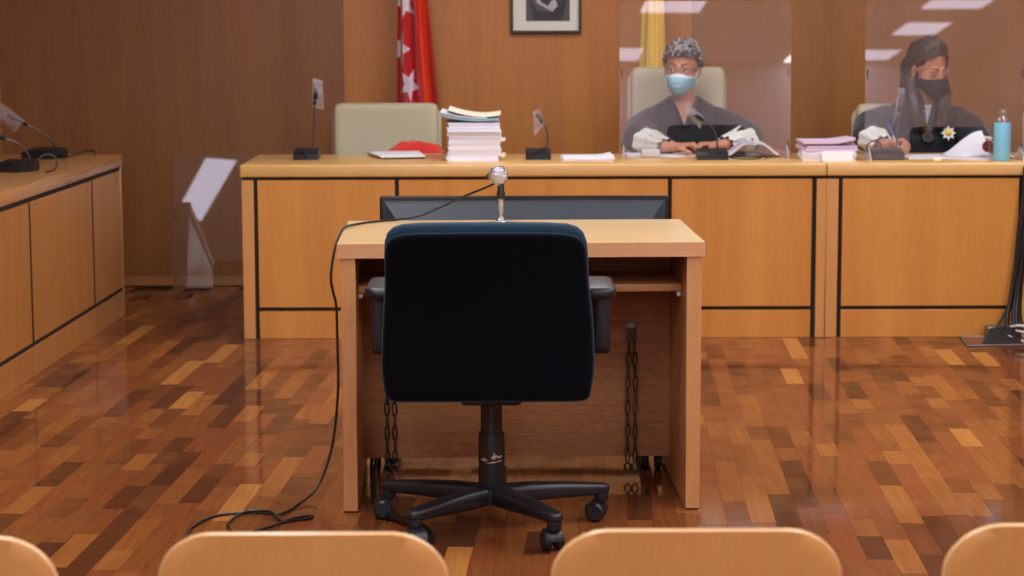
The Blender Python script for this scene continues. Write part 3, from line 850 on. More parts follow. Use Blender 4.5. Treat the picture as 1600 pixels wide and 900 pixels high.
desk_mic("desk microphone with upright neck beside the empty cream chair", -.879, 9.255,
         [(-.852, 9.28, .765), (-.850, 9.28, .85), (-.845, 9.27, .93), (-.842, 9.26, .965)], (-.834, 9.255, 1.035),
         [(-.850, 9.25, 1.082), (-.806, 9.262, 1.066), (-.803, 9.255, .944), (-.852, 9.26, .958)],
         cable=[(-.888, 9.2, .757), (-.884, 9.19, .752), (-.876, 9.18, .745), (-.868, 9.165, .736)])
desk_mic('desk microphone with bent neck between the tall paper stack and the loose sheets', .121, 9.215,
         [(.155, 9.245, .768), (.163, 9.24, .82), (.155, 9.225, .865), (.138, 9.21, .885)], (.117, 9.19, .925),
         [(.098, 9.195, .935), (.128, 9.185, .952), (.148, 9.205, .880), (.104, 9.20, .832)],
         cable=[(.155, 9.25, .78), (.135, 9.2, .772), (.11, 9.155, .762), (.10, 9.148, .737)])
desk_mic('desk microphone with a bag on its neck, right before the judge in the blue mask', .866, 9.172,
         [(.893, 9.205, .765), (.885, 9.19, .835), (.856, 9.165, .878), (.826, 9.15, .900)], (.783, 9.135, .925),
         [(.744, 9.135, .984), (.826, 9.14, .916), (.813, 9.15, .862), (.752, 9.145, .930)], w=.132,
         cable=[(.925, 9.2, .75), (.955, 9.14, .738), (1.01, 9.12, .736), (1.06, 9.14, .737), (1.09, 9.18, .745), (1.10, 9.17, .736)])
desk_mic('desk microphone with thin upright bag, before the woman in the black mask', 1.614, 9.165,
         [(1.660, 9.20, .765), (1.663, 9.20, .83), (1.666, 9.20, .89), (1.668, 9.20, .92)], (1.674, 9.20, .985),
         [(1.662, 9.197, 1.035), (1.695, 9.203, 1.03), (1.678, 9.20, .93), (1.645, 9.198, .885)], w=.132,
         cable=[(1.56, 9.18, .75), (1.53, 9.16, .76), (1.525, 9.14, .79), (1.55, 9.13, .812), (1.58, 9.14, .80), (1.59, 9.15, .77)])
SDZ = .730
desk_mic('farther of the two microphones on the side desk, with the large plastic bag', -2.045, 9.40,
         [(-2.012, 9.46, .765), (-2.018, 9.44, .80), (-2.06, 9.41, .845), (-2.112, 9.38, .875)], (-2.19, 9.34, .925),
         [(-2.262, 9.31, .945), (-2.222, 9.30, .988), (-2.118, 9.36, .898), (-2.168, 9.37, .843)], w=.15, d=.14, z0=SDZ, rz=R(-24),
         cable=[(-1.985, 9.4, .75), (-1.955, 9.36, .738), (-1.93, 9.46, .737), (-1.90, 9.60, .75), (-1.86, 9.58, .745), (-1.845, 9.5, .734)])
desk_mic('nearer microphone on the side desk, cut by the frame edge', -1.985, 8.60,
         [(-1.934, 8.63, .765), (-1.945, 8.62, .80), (-1.975, 8.60, .84), (-2.02, 8.57, .862)], (-2.09, 8.53, .895),
         [(-2.15, 8.5, .91), (-2.11, 8.49, .955), (-2.045, 8.56, .875), (-2.08, 8.57, .825)], w=.13, d=.14, z0=SDZ, rz=R(-18),
         cable=[(-1.93, 8.56, .75), (-1.895, 8.54, .775), (-1.86, 8.58, .80), (-1.825, 8.60, .78), (-1.822, 8.56, .74), (-1.85, 8.5, .735)])

# ------------------------------------------------------------------ paper on the bench
def sheaf(name, label, cat, c, wd, dp, h, rz=0.0, mats=None, group=None, sag=None, seed=0, step=.0065, jit=.0018):
    rnd = random.Random(seed)
    T = Matrix.Rotation(rz, 4, 'Z')
    b = B(T)
    n = max(1, int(h / step)); rings = []
    per = 8
    for i in range(n):
        jx, jy = rnd.gauss(0, jit), rnd.gauss(0, jit)
        gw, gd = rnd.gauss(0, jit * .6), rnd.gauss(0, jit * .6)
        for zz in (i / n, (i + .86) / n if i < n - 1 else 1.0):
            r_ = []
            hx, hy = wd / 2 + gw, dp / 2 + gd
            for s_ in range(4):
                for q in range(per):
                    u = -1 + 2 * q / per
                    x, y = ((u * hx, -hy), (hx, u * hy), (-u * hx, hy), (-hx, -u * hy))[s_]
                    z = zz * h + (sag(x / hx, y / hy) * zz if sag else 0)
                    r_.append((x + jx, y + jy, z))
            rings.append(r_)
    b.loft(rings, cap=False, mi=1)
    b.bm.verts.ensure_lookup_table()
    # bottom and top as fans of strips so that a sagging top stays smooth
    m = 4 * per
    bot = list(b.bm.verts)[:m]; top = list(b.bm.verts)[-m:]
    b.f(bot[::-1], 0)
    lft = [top[0]] + top[:2 * per:-1][:per]; 
    for q in range(per):
        a0, a1 = top[q], top[q + 1]
        c0, c1 = top[(3 * per - q) % m], top[(3 * per - q - 1) % m]
        b.f([a0, a1, c1, c0], 0)
    bmesh.ops.recalc_face_normals(b.bm, faces=b.bm.faces[:])
    return lone(name, b, mats or [M['paper'], M['paper_edges']], label, cat, group, origin=None) if False else _place(name, b, mats or [M['paper'], M['paper_edges']], label, cat, group, c)
def _place(name, b, mats, label, cat, group, c):
    o = lone(name, b, mats, label, cat, group, smooth=30)
    o.location = c
    return o
ORD = ['bottom', 'second from the bottom', 'third from the bottom', 'fourth from the bottom', 'fifth from the bottom', 'sixth from the bottom', 'seventh from the bottom', 'topmost white one']
z = DTOP
for i in range(8):
    h = (.022, .019, .021, .019, .022, .018, .020, .019)[i]
    sheaf('paper_sheaf', 'thick white paper sheaf in the tall stack, ' + ORD[i], 'paper', (-.155 + random.gauss(0, .003), 9.235 + random.gauss(0, .003), z), .222 + random.gauss(0, .003), .30, h, random.gauss(.02, .012), group='white sheaves of the tall stack', seed=i)
    z += h + .0004
def slab(fn, nu, nv, th):
    """A bent sheet of paper or card with real thickness."""
    b = B()
    rings = []
    for i in range(nu + 1):
        u = i / nu
        r_ = [fn(u, j / nv) for j in range(nv + 1)]
        low = [(p[0], p[1], p[2] - th) for p in r_[::-1]]
        rings.append(r_ + low)
    b.loft(rings)
    return b
ZT = z
lone('folder', slab(lambda u, v: (-.292 + .245 * u, 9.085 + .30 * v, ZT + .0125 + .026 * (1 - u) ** 2.5 + .008 * u ** 3 + .004 * v), 12, 6, .011), M['blue_folder'],
     'blue-grey sagging folder near the top of the tall paper stack', 'folder', origin=(-.16, 9.235, ZT), smooth=30)
lone('paper_sheaf', slab(lambda u, v: (-.296 + .20 * u, 9.09 + .29 * v, ZT + .0165 + .026 * (1 - u * .82) ** 2.5 + .008 * (u * .82) ** 3 + .004 * v + .003 * (1 - u)), 12, 6, .003), M['paper'],
     'thin white sheets lying on the blue-grey folder of the tall stack', 'paper', origin=(-.16, 9.235, ZT + .02), smooth=30)
lone('paper_sheet', slab(lambda u, v: (-.262 + .222 * u, 9.10 + .28 * v, ZT + .021 + .034 * (1 - u) ** 2.5 + .012 * u ** 4 + .006 * v), 12, 6, .002), M['cream_paper'],
     'cream sheet with a raised corner on top of the tall stack', 'paper', origin=(-.15, 9.235, ZT + .03), smooth=30)
# index tabs sticking out of the stack
for i, zz in enumerate((.748, .756, .812, .818)):
    lone('index_tab', B().box(-.042, -.022 + .004 * (i % 2), 9.10 + .02 * i, 9.115 + .02 * i, zz, zz + .009, .002, 1), M['cream_paper'],
         'small cream paper tab on the side of the tall stack, ' + ('lowest', 'second from the bottom', 'third from the bottom', 'highest')[i], 'paper tab', 'paper tabs of the tall stack', origin=(-.035, 9.11 + .02 * i, zz))
lone('card', B().prism([(-.247, 9.06), (-.168, 9.058), (-.166, 9.085), (-.245, 9.085)], DTOP, DTOP + .004, 'z'), M['cream_paper'], 'small cream card lying at the foot of the tall paper stack', 'card', origin=(-.2, 9.07, DTOP))
lone('notepad', B().prism([(-.557, 9.215), (-.367, 9.245), (-.405, 9.55), (-.635, 9.51)], DTOP + .006, DTOP + .016, 'z', .003, 2), M['paper'], 'white notepad in front of the red cloth', 'notepad', origin=(-.49, 9.38, DTOP))
lone('tablet_cover', B().prism([(-.550, 9.23), (-.37, 9.258), (-.408, 9.54), (-.628, 9.50)], DTOP, DTOP + .0055, 'z', .002, 1), M['bezel'], 'thin dark cover under the white notepad', 'cover', origin=(-.49, 9.38, DTOP))
def red_fn(u, v):
    a = 4 * u * (1 - u) * 4 * v * (1 - v)
    x = -.545 + .245 * u + .02 * noise.noise(Vector((v * 3, 1, u))); y = 9.60 + .13 * v
    ridge = .5 + .5 * math.sin(u * 9 + v * 5 + 1.2)
    return (x, y, DTOP + .003 + max(0, min(1, a * 2.2)) * (.030 + .018 * ridge + .02 * noise.noise(Vector((u * 5, v * 4, 2)))))
lone('red_cloth', slab(red_fn, 28, 16, .0025), M['red_cloth'], 'crumpled red cloth lying beside the tall paper stack', 'cloth', origin=(-.42, 9.66, DTOP), smooth=60)
sheaf('paper_sheaf', 'flat white sheets between the bent-neck microphone and the acrylic screen', 'paper', (.330, 9.195, DTOP), .215, .25, .012, .03, sag=lambda x, y: .012 * max(0, x - .55) * 2, seed=40, step=.003)
# in front of the judge
sheaf('paper_sheaf', "white papers under the judge's resting hand", 'paper', (.66, 9.42, DTOP), .30, .16, .008, .02, seed=41, step=.004)
lone('tissue_pack', B().box(.572, .652, 9.285, 9.335, DTOP, DTOP + .036, .008, 2), M['white_plastic'], "small white packet before the judge's lace cuff", 'packet', origin=(.612, 9.31, DTOP))
bk = thing('open_book', 'open book with fanned pages and black cover beside the black microphone base', 'book', (1.05, 9.34, DTOP))
obj('cover', slab(lambda u, v: (.945 + .225 * u, 9.285 + .13 * v, DTOP + .005 + .018 * (1 - abs(2 * u - 1)) ** 2), 14, 3, .004), M['book_dark'], bk)
obj('pages', slab(lambda u, v: (.950 + .105 * u, 9.287 + .125 * v, DTOP + .018 + .05 * math.sin(u * PI * .62) ** 1.5), 14, 3, .012), M['lilac_paper'], bk)
obj('pages', slab(lambda u, v: (1.061 + .105 * u, 9.287 + .125 * v, DTOP + .018 + .05 * math.sin((1 - u) * PI * .62) ** 1.5), 14, 3, .012), M['paper'], bk)
lone('booklet', slab(lambda u, v: (1.070 + .17 * u, 9.425 + .07 * v, DTOP + .014 + .06 * (1 - u) ** 1.6), 12, 4, .012), M['book_red'], 'dull red booklet leaning behind the open book', 'book', origin=(1.14, 9.46, DTOP))
# between the screens
sheaf('paper_folder', 'lowest pale lilac folder of the pile between the screens', 'folder', (1.36, 9.185, DTOP), .225, .26, .040, -.06, [M['lilac_paper'], M['paper_edges']], 'folders between the screens', seed=50, step=.008)
sheaf('paper_folder', 'middle lilac folder of the pile between the screens', 'folder', (1.357, 9.185, DTOP + .0405), .218, .25, .022, .05, [M['lilac_paper'], M['pink_folder']], 'folders between the screens', seed=51, step=.006)
lone('paper_folder', slab(lambda u, v: (1.243 + .22 * u, 9.06 + .25 * v, DTOP + .072 + .008 + .028 * max(0, u - .6) ** 1.3 * 2 * (1 - .3 * v)), 14, 4, .010), M['pink_folder'],
     'topmost lilac folder with a raised corner, between the screens', 'folder', 'folders between the screens', origin=(1.35, 9.185, DTOP + .07), smooth=30)
cd = B(); cd.prism([(9.028, DTOP), (9.046, DTOP), (9.046, DTOP + .004), (9.036, DTOP + .042), (9.0335, DTOP + .042)], 1.318, 1.447, 'x')
lone('name_card', cd, M['paper'], 'small white blank card standing before the lilac folders', 'card', origin=(1.38, 9.037, DTOP))
# before the woman in the black mask
sheaf('paper_sheaf', 'white papers under the writing hand of the woman', 'paper', (1.79, 9.25, DTOP), .20, .22, .006, .12, seed=60, step=.003)
sheaf('paper_sheaf', 'blue-white loose sheets before the badge on the robe', 'paper', (2.0, 9.24, DTOP), .21, .26, .008, -.2, [M['lilac_paper'], M['paper_edges']], seed=61, step=.004)
lone('curled_paper', slab(lambda u, v: (1.885 + .175 * u - .01 * v, 9.165 + .12 * v + .02 * u, DTOP + .004 + v ** .8 * (.010 + .098 * math.sin(u * PI * .5) ** 1.5) + .012 * u * (1 - v)), 16, 8, .0015), M['paper'],
     'large curled white sheet beside the blue bottle', 'paper', origin=(1.98, 9.26, DTOP), smooth=60)
lone('raised_paper', slab(lambda u, v: (2.105 + .075 * u, 9.19 + .09 * v, DTOP + .004 + (.2 + .8 * v) * .1 * (1 - u) ** 1.3), 10, 4, .0015), M['paper'], 'sloping white sheet on the far side of the blue bottle', 'paper', origin=(2.14, 9.3, DTOP), smooth=60)
lone('round_seal', B().lathe([(.001, -.002), (.025, -.002), (.025, .001), (.001, .001)], (2.040, 9.13, DTOP + .054), 24, axis='y'), M['stamp_red'], 'dark red round seal standing against the curled sheet', 'seal', origin=(2.040, 9.13, DTOP + .029))
lone('eraser', B().box(1.794, 1.826, 9.045, 9.06, DTOP, DTOP + .014, .002, 1), M['cream_paper'], 'small cream eraser at the edge of the bench', 'eraser', origin=(1.81, 9.05, DTOP))

bt = thing('water_bottle', 'light blue sleeved glass water bottle on the bench', 'bottle', (2.074, 9.018, DTOP))
obj('sleeve', B().lathe([(.032, .0), (.0345, .003), (.0355, .01), (.0355, .158), (.034, .161), (.030, .161), (.030, .012)], (2.074, 9.018, DTOP), 32), M['bottle_blue'], bt)
obj('glass_body', B().lathe([(.033, .1611), (.0325, .168), (.028, .178), (.020, .186), (.0165, .19), (.0165, .196)], (2.074, 9.018, DTOP), 32), M['bottle_glass'], bt)
obj('cap', B().lathe([(.0165, .1965), (.0185, .198), (.0185, .214), (.017, .2165), (.001, .2165)], (2.074, 9.018, DTOP), 28), M['bottle_glass'], bt, label='clear screw cap')

# ------------------------------------------------------------------ cream high-backed chairs
def cream_chair(label, x0, x1, yb, ztop, seat_z=.46):
    cx = (x0 + x1) / 2; hw = (x1 - x0) / 2
    t = thing('cream_chair', label, 'chair', (cx, yb - .2, 0), 0, 'cream chairs behind the bench')
    def rr(z0, z1, w_, r_):
        return rrect(cx - w_, cx + w_, z0, z1, r_, 6)
    def sh(pts, y0, y1, rnd, ins):
        mz = sum(p[1] for p in pts) / len(pts)
        def ring(q, y):
            return [(cx + (x - cx) * q, y + .10 * (mz + (z - mz) * q - seat_z) - .18 * ((x - cx) * q) ** 2, mz + (z - mz) * q) for x, z in pts]
        seq = [(k / 6 + .002, y0) for k in range(6)] + [(1 - ins, y0), (1 - ins * .4, y0 + rnd * .25), (1, y0 + rnd), (1, y1 - rnd), (1 - ins * .4, y1 - rnd * .25), (1 - ins, y1)] + [(k / 6 + .002, y1) for k in range(5, -1, -1)]
        return B().loft([ring(q, y) for q, y in seq])
    obj('back_shell', sh(rr(seat_z - .02, ztop - .022, hw, [.05, .05, .05, .05]), yb, yb + .05, .02, .05), M['cream_edge'], t, smooth=60)
    obj('back_cushion', sh(rr(seat_z + .09, ztop, hw - .012, [.04, .04, .035, .035]), yb - .075, yb - .0005, .028, .07), M['cream'], t, smooth=60)
    obj('seat', B().prism(rrect(cx - hw + .01, cx + hw - .01, yb - .52, yb - .04, .06, 6), seat_z - .10, seat_z, 'z', .03, 3), M['cream'], t, smooth=60)
    for sx in (-1, 1):
        a = obj('armrest', B().prism(rrect(cx + sx * (hw + .012) - .026, cx + sx * (hw + .012) + .026, yb - .40, yb - .10, .024, 5), seat_z + .165, seat_z + .195, 'z', .01, 2), M['cream'], t, smooth=60)
        obj('arm_post', B().box(cx + sx * (hw + .012) - .012, cx + sx * (hw + .012) + .012, yb - .29, yb - .21, seat_z - .06, seat_z + .1645, .004, 1), M['black_plastic'], a)
    obj('column', B().lathe([(.028, .10), (.028, seat_z - .101)], (cx, yb - .28, 0), 18), M['black_plastic'], t)
    for k in range(5):
        a = R(20 + 72 * k)
        ar = obj('base_arm', B().tube([(cx, yb - .28, .095), (cx + .27 * math.cos(a), yb - .28 + .27 * math.sin(a), .068)], [.028, .018], 8), M['black_plastic'], t)
        obj('castor', B().lathe([(.006, -.018), (.022, -.018), (.025, -.008), (.025, .008), (.022, .018), (.006, .018)], (cx + .265 * math.cos(a), yb - .28 + .265 * math.sin(a), .025), 14, axis='x'), M['black_rubber'], ar)
    return t
cream_chair('empty cream padded chair in front of the red flag', -.838, -.322, 10.04, .941)
cream_chair('cream padded chair behind the judge in the blue mask', .553, 1.020, 10.06, 1.104)
cream_chair('cream padded chair behind the woman in the black mask', 1.612, 2.10, 10.06, .930)
cream_chair('cream padded chair beyond the bottle, cut by the frame', 2.42, 2.92, 10.06, .930)

# ------------------------------------------------------------------ flags, portrait
def in_star(dx, dz, r, rot, sx=1.0):
    dx /= sx
    d = math.hypot(dx, dz)
    if d > r: return False
    a = (math.atan2(dx, dz) - rot) % (2 * PI / 5)
    if a > PI / 5: a = 2 * PI / 5 - a
    # edge from the tip (r at 0) to the inner corner (.42 r at pi/5)
    x1, y1 = r, 0; x2, y2 = .40 * r * math.cos(PI / 5), .40 * r * math.sin(PI / 5)
    qx, qy = d * math.cos(a), d * math.sin(a)
    return (x2 - x1) * (qy - y1) - (y2 - y1) * (qx - x1) >= 0
def flag(label, cx, y, xl, xr, z0, z1, mi, mats, folds, pole_x, nu=110, nv=420, deep=.042):
    t = thing('flag', label, 'flag', (pole_x, y + .02, 0))
    def fn(u, v):
        z = z0 + (z1 - z0) * v
        a, c = xl(z), xr(z)
        ph = folds * 2 * PI * u
        x = a + (c - a) * (u + .018 * math.sin(ph + 1))
        yy = y + deep * (math.cos(ph + .6 * math.sin(z * 3)) + .35 * math.cos(2.3 * ph + z * 2)) + .03 * (2 * u - 1) ** 2
        return (x, yy, z)
    b = B(); b.grid(fn, nu, nv, lambda u, v: mi(*fn(u, v)[::2], u))
    obj('cloth', b, mats, t, smooth=180)
    obj('pole', B().lathe([(.012, .02), (.012, z1 + .15), (.002, z1 + .22)], (pole_x, y + .085, 0), 14), M['pole'], t)
    obj('pole_base', B().lathe([(.15, 0), (.15, .012), (.06, .03), (.02, .06), (.013, .08)], (pole_x, y + .05, 0), 28), M['pole'], t)
    obj('ring', B().lathe([(.019, z1 - .02), (.019, z1 + .01)], (pole_x, y + .085, 0), 14), M['gold'], t)
STARS = [(-.508, 1.405, .092, -.3, .62), (-.532, 1.185, .098, .32, .50), (-.490, 1.010, .092, .5, .58), (-.52, 1.62, .09, -.1, .6), (-.45, 1.80, .09, .3, .6), (-.50, .80, .09, .3, .6)]
def red_mi(x, z, u):
    for sx, sz, r_, ro, sq in STARS:
        if in_star(x - sx, z - sz, r_, ro, sq): return 1
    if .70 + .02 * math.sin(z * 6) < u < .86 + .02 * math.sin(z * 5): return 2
    return 0
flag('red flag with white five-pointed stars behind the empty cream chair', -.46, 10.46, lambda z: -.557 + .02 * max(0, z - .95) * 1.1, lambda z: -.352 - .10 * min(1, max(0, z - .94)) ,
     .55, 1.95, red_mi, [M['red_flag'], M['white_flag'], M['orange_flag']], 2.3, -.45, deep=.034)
flag("yellow and red flag hanging behind the judge's cream chair", .70, 10.46, lambda z: .630 + .05 * max(0, z - 1.08), lambda z: .762 - .035 * max(0, z - 1.08),
     .55, 1.95, lambda x, z, u: 1 if (z > 1.36 + (x - .64) * 2.6 and u < .5) or z > 1.62 else 0, [M['yellow_flag'], M['red_flag']], 1.7, .69, 80, 300, .014)

pf = thing('portrait', 'framed black and white portrait with wide cream mat on the back wall', 'picture', (.18, YB - .03, 1.257))
fx0, fx1, fz0, fz1 = .004, .355, 1.257, 1.72
fr = B()
fw_ = .0135
fr.box(fx0, fx1, YB - .03, YB - .001, fz0, fz0 + fw_, .003, 1)
obj('frame_rail', fr, M['frame'], pf)
obj('frame_rail', B().box(fx0, fx1, YB - .03, YB - .001, fz1 - fw_, fz1, .003, 1), M['frame'], pf)
for xa in (fx0, fx1 - fw_):
    obj('frame_rail', B().box(xa, xa + fw_, YB - .03, YB - .001, fz0 + fw_, fz1 - fw_, .003, 1), M['frame'], pf)
obj('mat_board', B().box(fx0 + fw_, fx1 - fw_, YB - .012, YB - .002, fz0 + fw_, fz1 - fw_), M['mat'], pf, smooth=None)
ph = obj('photo_print', B().box(.081, .298, YB - .0130, YB - .0121, 1.317, 1.66), M['photo_bg'], pf, smooth=None)
def flat(pts, d): 
    return B().prism(pts, YB - .0133 - d, YB - .01305 - d * .5, 'y')
obj('dark_suit', flat([(.12, 1.319), (.26, 1.319), (.283, 1.42), (.275, 1.52), (.23, 1.555), (.15, 1.555), (.105, 1.52), (.098, 1.42)], 0), M['photo_dark'], ph, smooth=None)
obj('sleeve', flat([(.098, 1.43), (.135, 1.37), (.20, 1.358), (.205, 1.385), (.15, 1.41), (.12, 1.46)], .0003), M['photo_bg'], ph, smooth=None)
obj('hand', flat([(.128, 1.418), (.142, 1.40), (.168, 1.388), (.192, 1.372), (.196, 1.380), (.182, 1.396), (.158, 1.408), (.146, 1.432)], .0006), M['photo_light'], ph, smooth=None)
obj('paper', flat([(.185, 1.385), (.21, 1.362), (.238, 1.392), (.226, 1.425), (.208, 1.418)], .0008), M['photo_light'], ph, smooth=None)
obj('head', flat([(.19 + .034 * math.cos(R(a)), 1.60 + .043 * math.sin(R(a))) for a in range(0, 360, 20)], .0003), M['photo_light'], ph, smooth=None)

# ------------------------------------------------------------------ the two women behind the bench
def head_matrix(c, yaw, pitch, roll):
    return Matrix.Translation(c) @ Matrix.Rotation(yaw, 4, 'Z') @ Matrix.Rotation(roll, 4, 'Y') @ Matrix.Rotation(pitch, 4, 'X')
def head_shapes(b, H, sc=1.0):
    b.T = H
    E_ = lambda c, r, rot=None: b.ell(c, r, rot, 20, 14)
    E_((0, .014, .032), (.0735, .090, .084))
    E_((0, -.030, -.030), (.0610, .062, .082))
    E_((0, -.020, -.062), (.052, .060, .040))
    E_((0, -.062, -.094), (.027, .026, .022))
    for s in (-1, 1):
        E_((s * .034, -.062, -.030), (.024, .018, .022))
        E_((s * .028, -.0785, .021), (.026, .012, .0075), Matrix.Rotation(s * R(8), 3, 'Y'))
        # eyelids as soft arcs around the eye
        up = [(s * (.031 + .0175 * math.cos(R(a))), -.0815 - .0045 * math.sin(R(a)), .0015 + .0075 * math.sin(R(a))) for a in range(0, 181, 20)]
        lo = [(s * (.031 + .0175 * math.cos(R(a))), -.0805 - .003 * math.sin(R(a)), -.0010 - .0075 * math.sin(R(a))) for a in range(0, 181, 20)]
        b.tube(up, .0032, 8); b.tube(lo, .0028, 8)
        # ears
        rt = Matrix.Rotation(s * R(-14), 3, 'Z') @ Matrix.Rotation(R(-10), 3, 'X')
        E_((s * .077, .014, -.006), (.007, .018, .030), rt)
        b.tube([(s * (.081), .014 + .016 * math.cos(R(a)), -.002 + .027 * math.sin(R(a))) for a in range(-60, 200, 20)], .0045, 8)
        E_((s * .077, .006, -.034), (.006, .007, .009))
        E_((s * .0115, -.098, -.039), (.008, .010, .007))
    b.caps([(0, -.084, .012), (0, -.094, -.008), (0, -.107, -.030), (0, -.109, -.037)], [.0085, .009, .0105, .0115], 12)
    b.caps([(0, -.086, -.062), (0, -.090, -.070)], [.014, .012], 12)
    b.T = Matrix()
def hand_shapes(b, wrist, palm, fingers, thumb, rpalm=.021):
    b.caps([wrist, (Vector(wrist) + Vector(palm)) / 2, palm], [.024, .024, rpalm], 14)
    for f_ in fingers:
        n = len(f_)
        b.caps([palm, f_[0]], [rpalm * .85, .0105], 10)
        b.caps(f_, [.0098, .0090, .0082, .0068][:n], 10)
    b.caps([Vector(wrist) * .35 + Vector(palm) * .65] + thumb, [.016, .0115, .0100, .0080][:len(thumb) + 1], 10)
def torso_rings(cx, cy, rows):
    out = []
    for z, rx, ry, dy in rows:
        out.append([(cx + rx * math.copysign(abs(math.cos(2 * PI * k / 32)) ** .85, math.cos(2 * PI * k / 32)), cy + dy + ry * math.copysign(abs(math.sin(2 * PI * k / 32)) ** .85, math.sin(2 * PI * k / 32)), z) for k in range(32)])
    return out
def legs(b, cx, cy):
    for s in (-1, 1):
        b.caps([(cx + s * .095, cy + .0, .555), (cx + s * .10, cy - .40, .545)], [.085, .062], 14)
        b.caps([(cx + s * .10, cy - .40, .545), (cx + s * .10, cy - .42, .30), (cx + s * .10, cy - .38, .075)], [.06, .054, .036], 14)
        b.caps([(cx + s * .10, cy - .375, .042), (cx + s * .105, cy - .50, .030)], [.038, .029], 12)
def cut_neck(me, cx, cy, zv, k, ztop):
    """Open the front of a gown in a V."""
    bm = bmesh.new(); bm.from_mesh(me)
    dead = [f_ for f_ in bm.faces if (lambda c: c.y < cy and c.z > zv and abs(c.x - cx) < (c.z - zv) * k)(f_.calc_center_median()) or f_.calc_center_median().z > ztop]
    bmesh.ops.delete(bm, geom=dead, context='FACES')
    bm.to_mesh(me); bm.free(); return me
def cuff(b, wrist, elbow, r0, r1, ln, flat=.8, back=0.0):
    """A wide ruffled lace cuff from the wrist towards the elbow."""
    W, E_ = Vector(wrist), Vector(elbow)
    d = (E_ - W).normalized(); u = d.cross(Vector((0, 0, 1))).normalized(); v = d.cross(u)
    def fn(p, q):
        a = 2 * PI * p
        ruf = .006 * math.sin(a * 9) * (1 - q) ** 2 + .004 * math.sin(a * 7 + 1) * q
        r_ = r0 + (r1 - r0) * q + ruf
        pt = W + d * (back + ln * q) + u * (r_ * math.cos(a)) + v * (r_ * flat * math.sin(a))
        pt.z = max(pt.z, DTOP + .003)
        return pt
    b.grid(fn, 72, 14, lambda p, q: 1 if (.42 < q < .58 and (p * 14) % 1 < .45) or (.18 < q < .28 and (p * 22) % 1 < .4) else 0)
    return b
def face_parts(p, H, look, skin, brow_mat):
    for s in (-1, 1):
        b = B(H); b.ell((s * .031, -.0735, .0), (.0125, .0125, .0125), None, 16, 12)
        e = obj('eye', b, M['eye_white'], p)
        c = Vector((s * .031, -.0735, 0)); d = Vector((look[0], -1, look[1])).normalized()
        b = B(H @ Matrix.Translation(c) @ d.to_track_quat('Z', 'Y').to_matrix().to_4x4())
        b.lathe([(.0001, .0132), (.0035, .0130), (.0062, .0117)], (0, 0, 0), 18)
        obj('iris', b, M['iris'], e)
        b = B(H); b.tube([(s * (.012 + .012 * q), -.0895 + .0016 * q * q - .0005, .0245 + .0042 * math.sin(q / 3.2 * PI) ) for q in (0, .5, 1, 1.6, 2.2, 2.8)], [.002, .0034, .0036, .0032, .0026, .0012], 8)
        obj('eyebrow', b, brow_mat, p)
def mask(p, H, mat, name, pleats, ear=.079, mats2=None, loops=None):
    def fn(u, v, off=0.0):
        q = 2 * u - 1
        zt = -.012 - .020 * abs(q) ** 1.5; zb = -.121 + .046 * abs(q) ** 1.6
        z = zt + (zb - zt) * v
        prof = ((0, -.108), (.2, -.124), (.38, -.131), (.6, -.127), (.8, -.117), (1, -.092))
        for (a, ya), (c, yc) in zip(prof, prof[1:]):
            if a <= v <= c: y0 = ya + (yc - ya) * (v - a) / (c - a); break
        x = q * (.0735 - .010 * v)
        y = y0 + (-.018 - y0) * abs(q) ** 3.0 + off
        if pleats:
            y -= .0028 * (abs(((v * 3.5 + .12 * q * q) % 1) - .5) * 2) * (1 - .6 * abs(q))
        return (x, y, z)
    b = B(H)
    n_u, n_v = 36, 28
    b.grid(fn, n_u, n_v, (lambda u, v: 1 if v < .13 else 0) if mats2 else 0)
    b.grid(lambda u, v: fn(u, v, .0018), n_u, n_v, 0)
    mk = obj(name, b, mats2 or mat, p, smooth=60)
    for s in (-1, 1):
        for za, zb in ((-.036, .016), (-.070, -.030)):
            b = B(H); b.tube(spline([(s * .069, -.022, za), (s * .0755, -.006, (za + zb) / 2), (s * .083, .020, zb)], 5), .0014, 6)
            obj('ear_loop', b, (loops or M['mask_white']), mk)
    return mk
def curl_points(c, n, r_, ph, rad, turns):
    u = n.orthogonal().normalized(); v = n.cross(u)
    return [c + u * (r_ * math.cos(ph + t)) + v * (r_ * math.sin(ph + t)) + n * (rad * t / (2 * PI * turns)) for t in [2 * PI * turns * k / 9 for k in range(10)]]

# ---- the judge in the pale blue mask
JX, JY = .800, 9.86
HJ = head_matrix((.789, 9.835, 1.101), R(-15), R(3), R(2))
b = B()
head_shapes(b, HJ)
b.caps([HJ @ Vector((0, .022, -.06)), (.800, 9.866, .965), (.800, 9.872, .93)], [.052, .053, .062], 20)
b.loft(torso_rings(JX, JY, [(.50, .17, .12, 0), (.58, .165, .115, 0), (.68, .15, .105, 0), (.78, .165, .11, -.005), (.86, .175, .10, 0), (.91, .14, .075, .008), (.94, .09, .06, .01), (.958, .05, .05, .01)]))
legs(b, JX, JY)
jl_s, jl_e, jl_w = (.652, 9.85, .856), (.572, 9.62, .795), (.682, 9.405, .772)
jr_s, jr_e, jr_w = (.952, 9.85, .856), (1.072, 9.66, .795), (.958, 9.505, .775)
b.caps([jl_s, jl_e, jl_w], [.056, .042, .026], 16); b.caps([jr_s, jr_e, jr_w], [.056, .042, .026], 16)
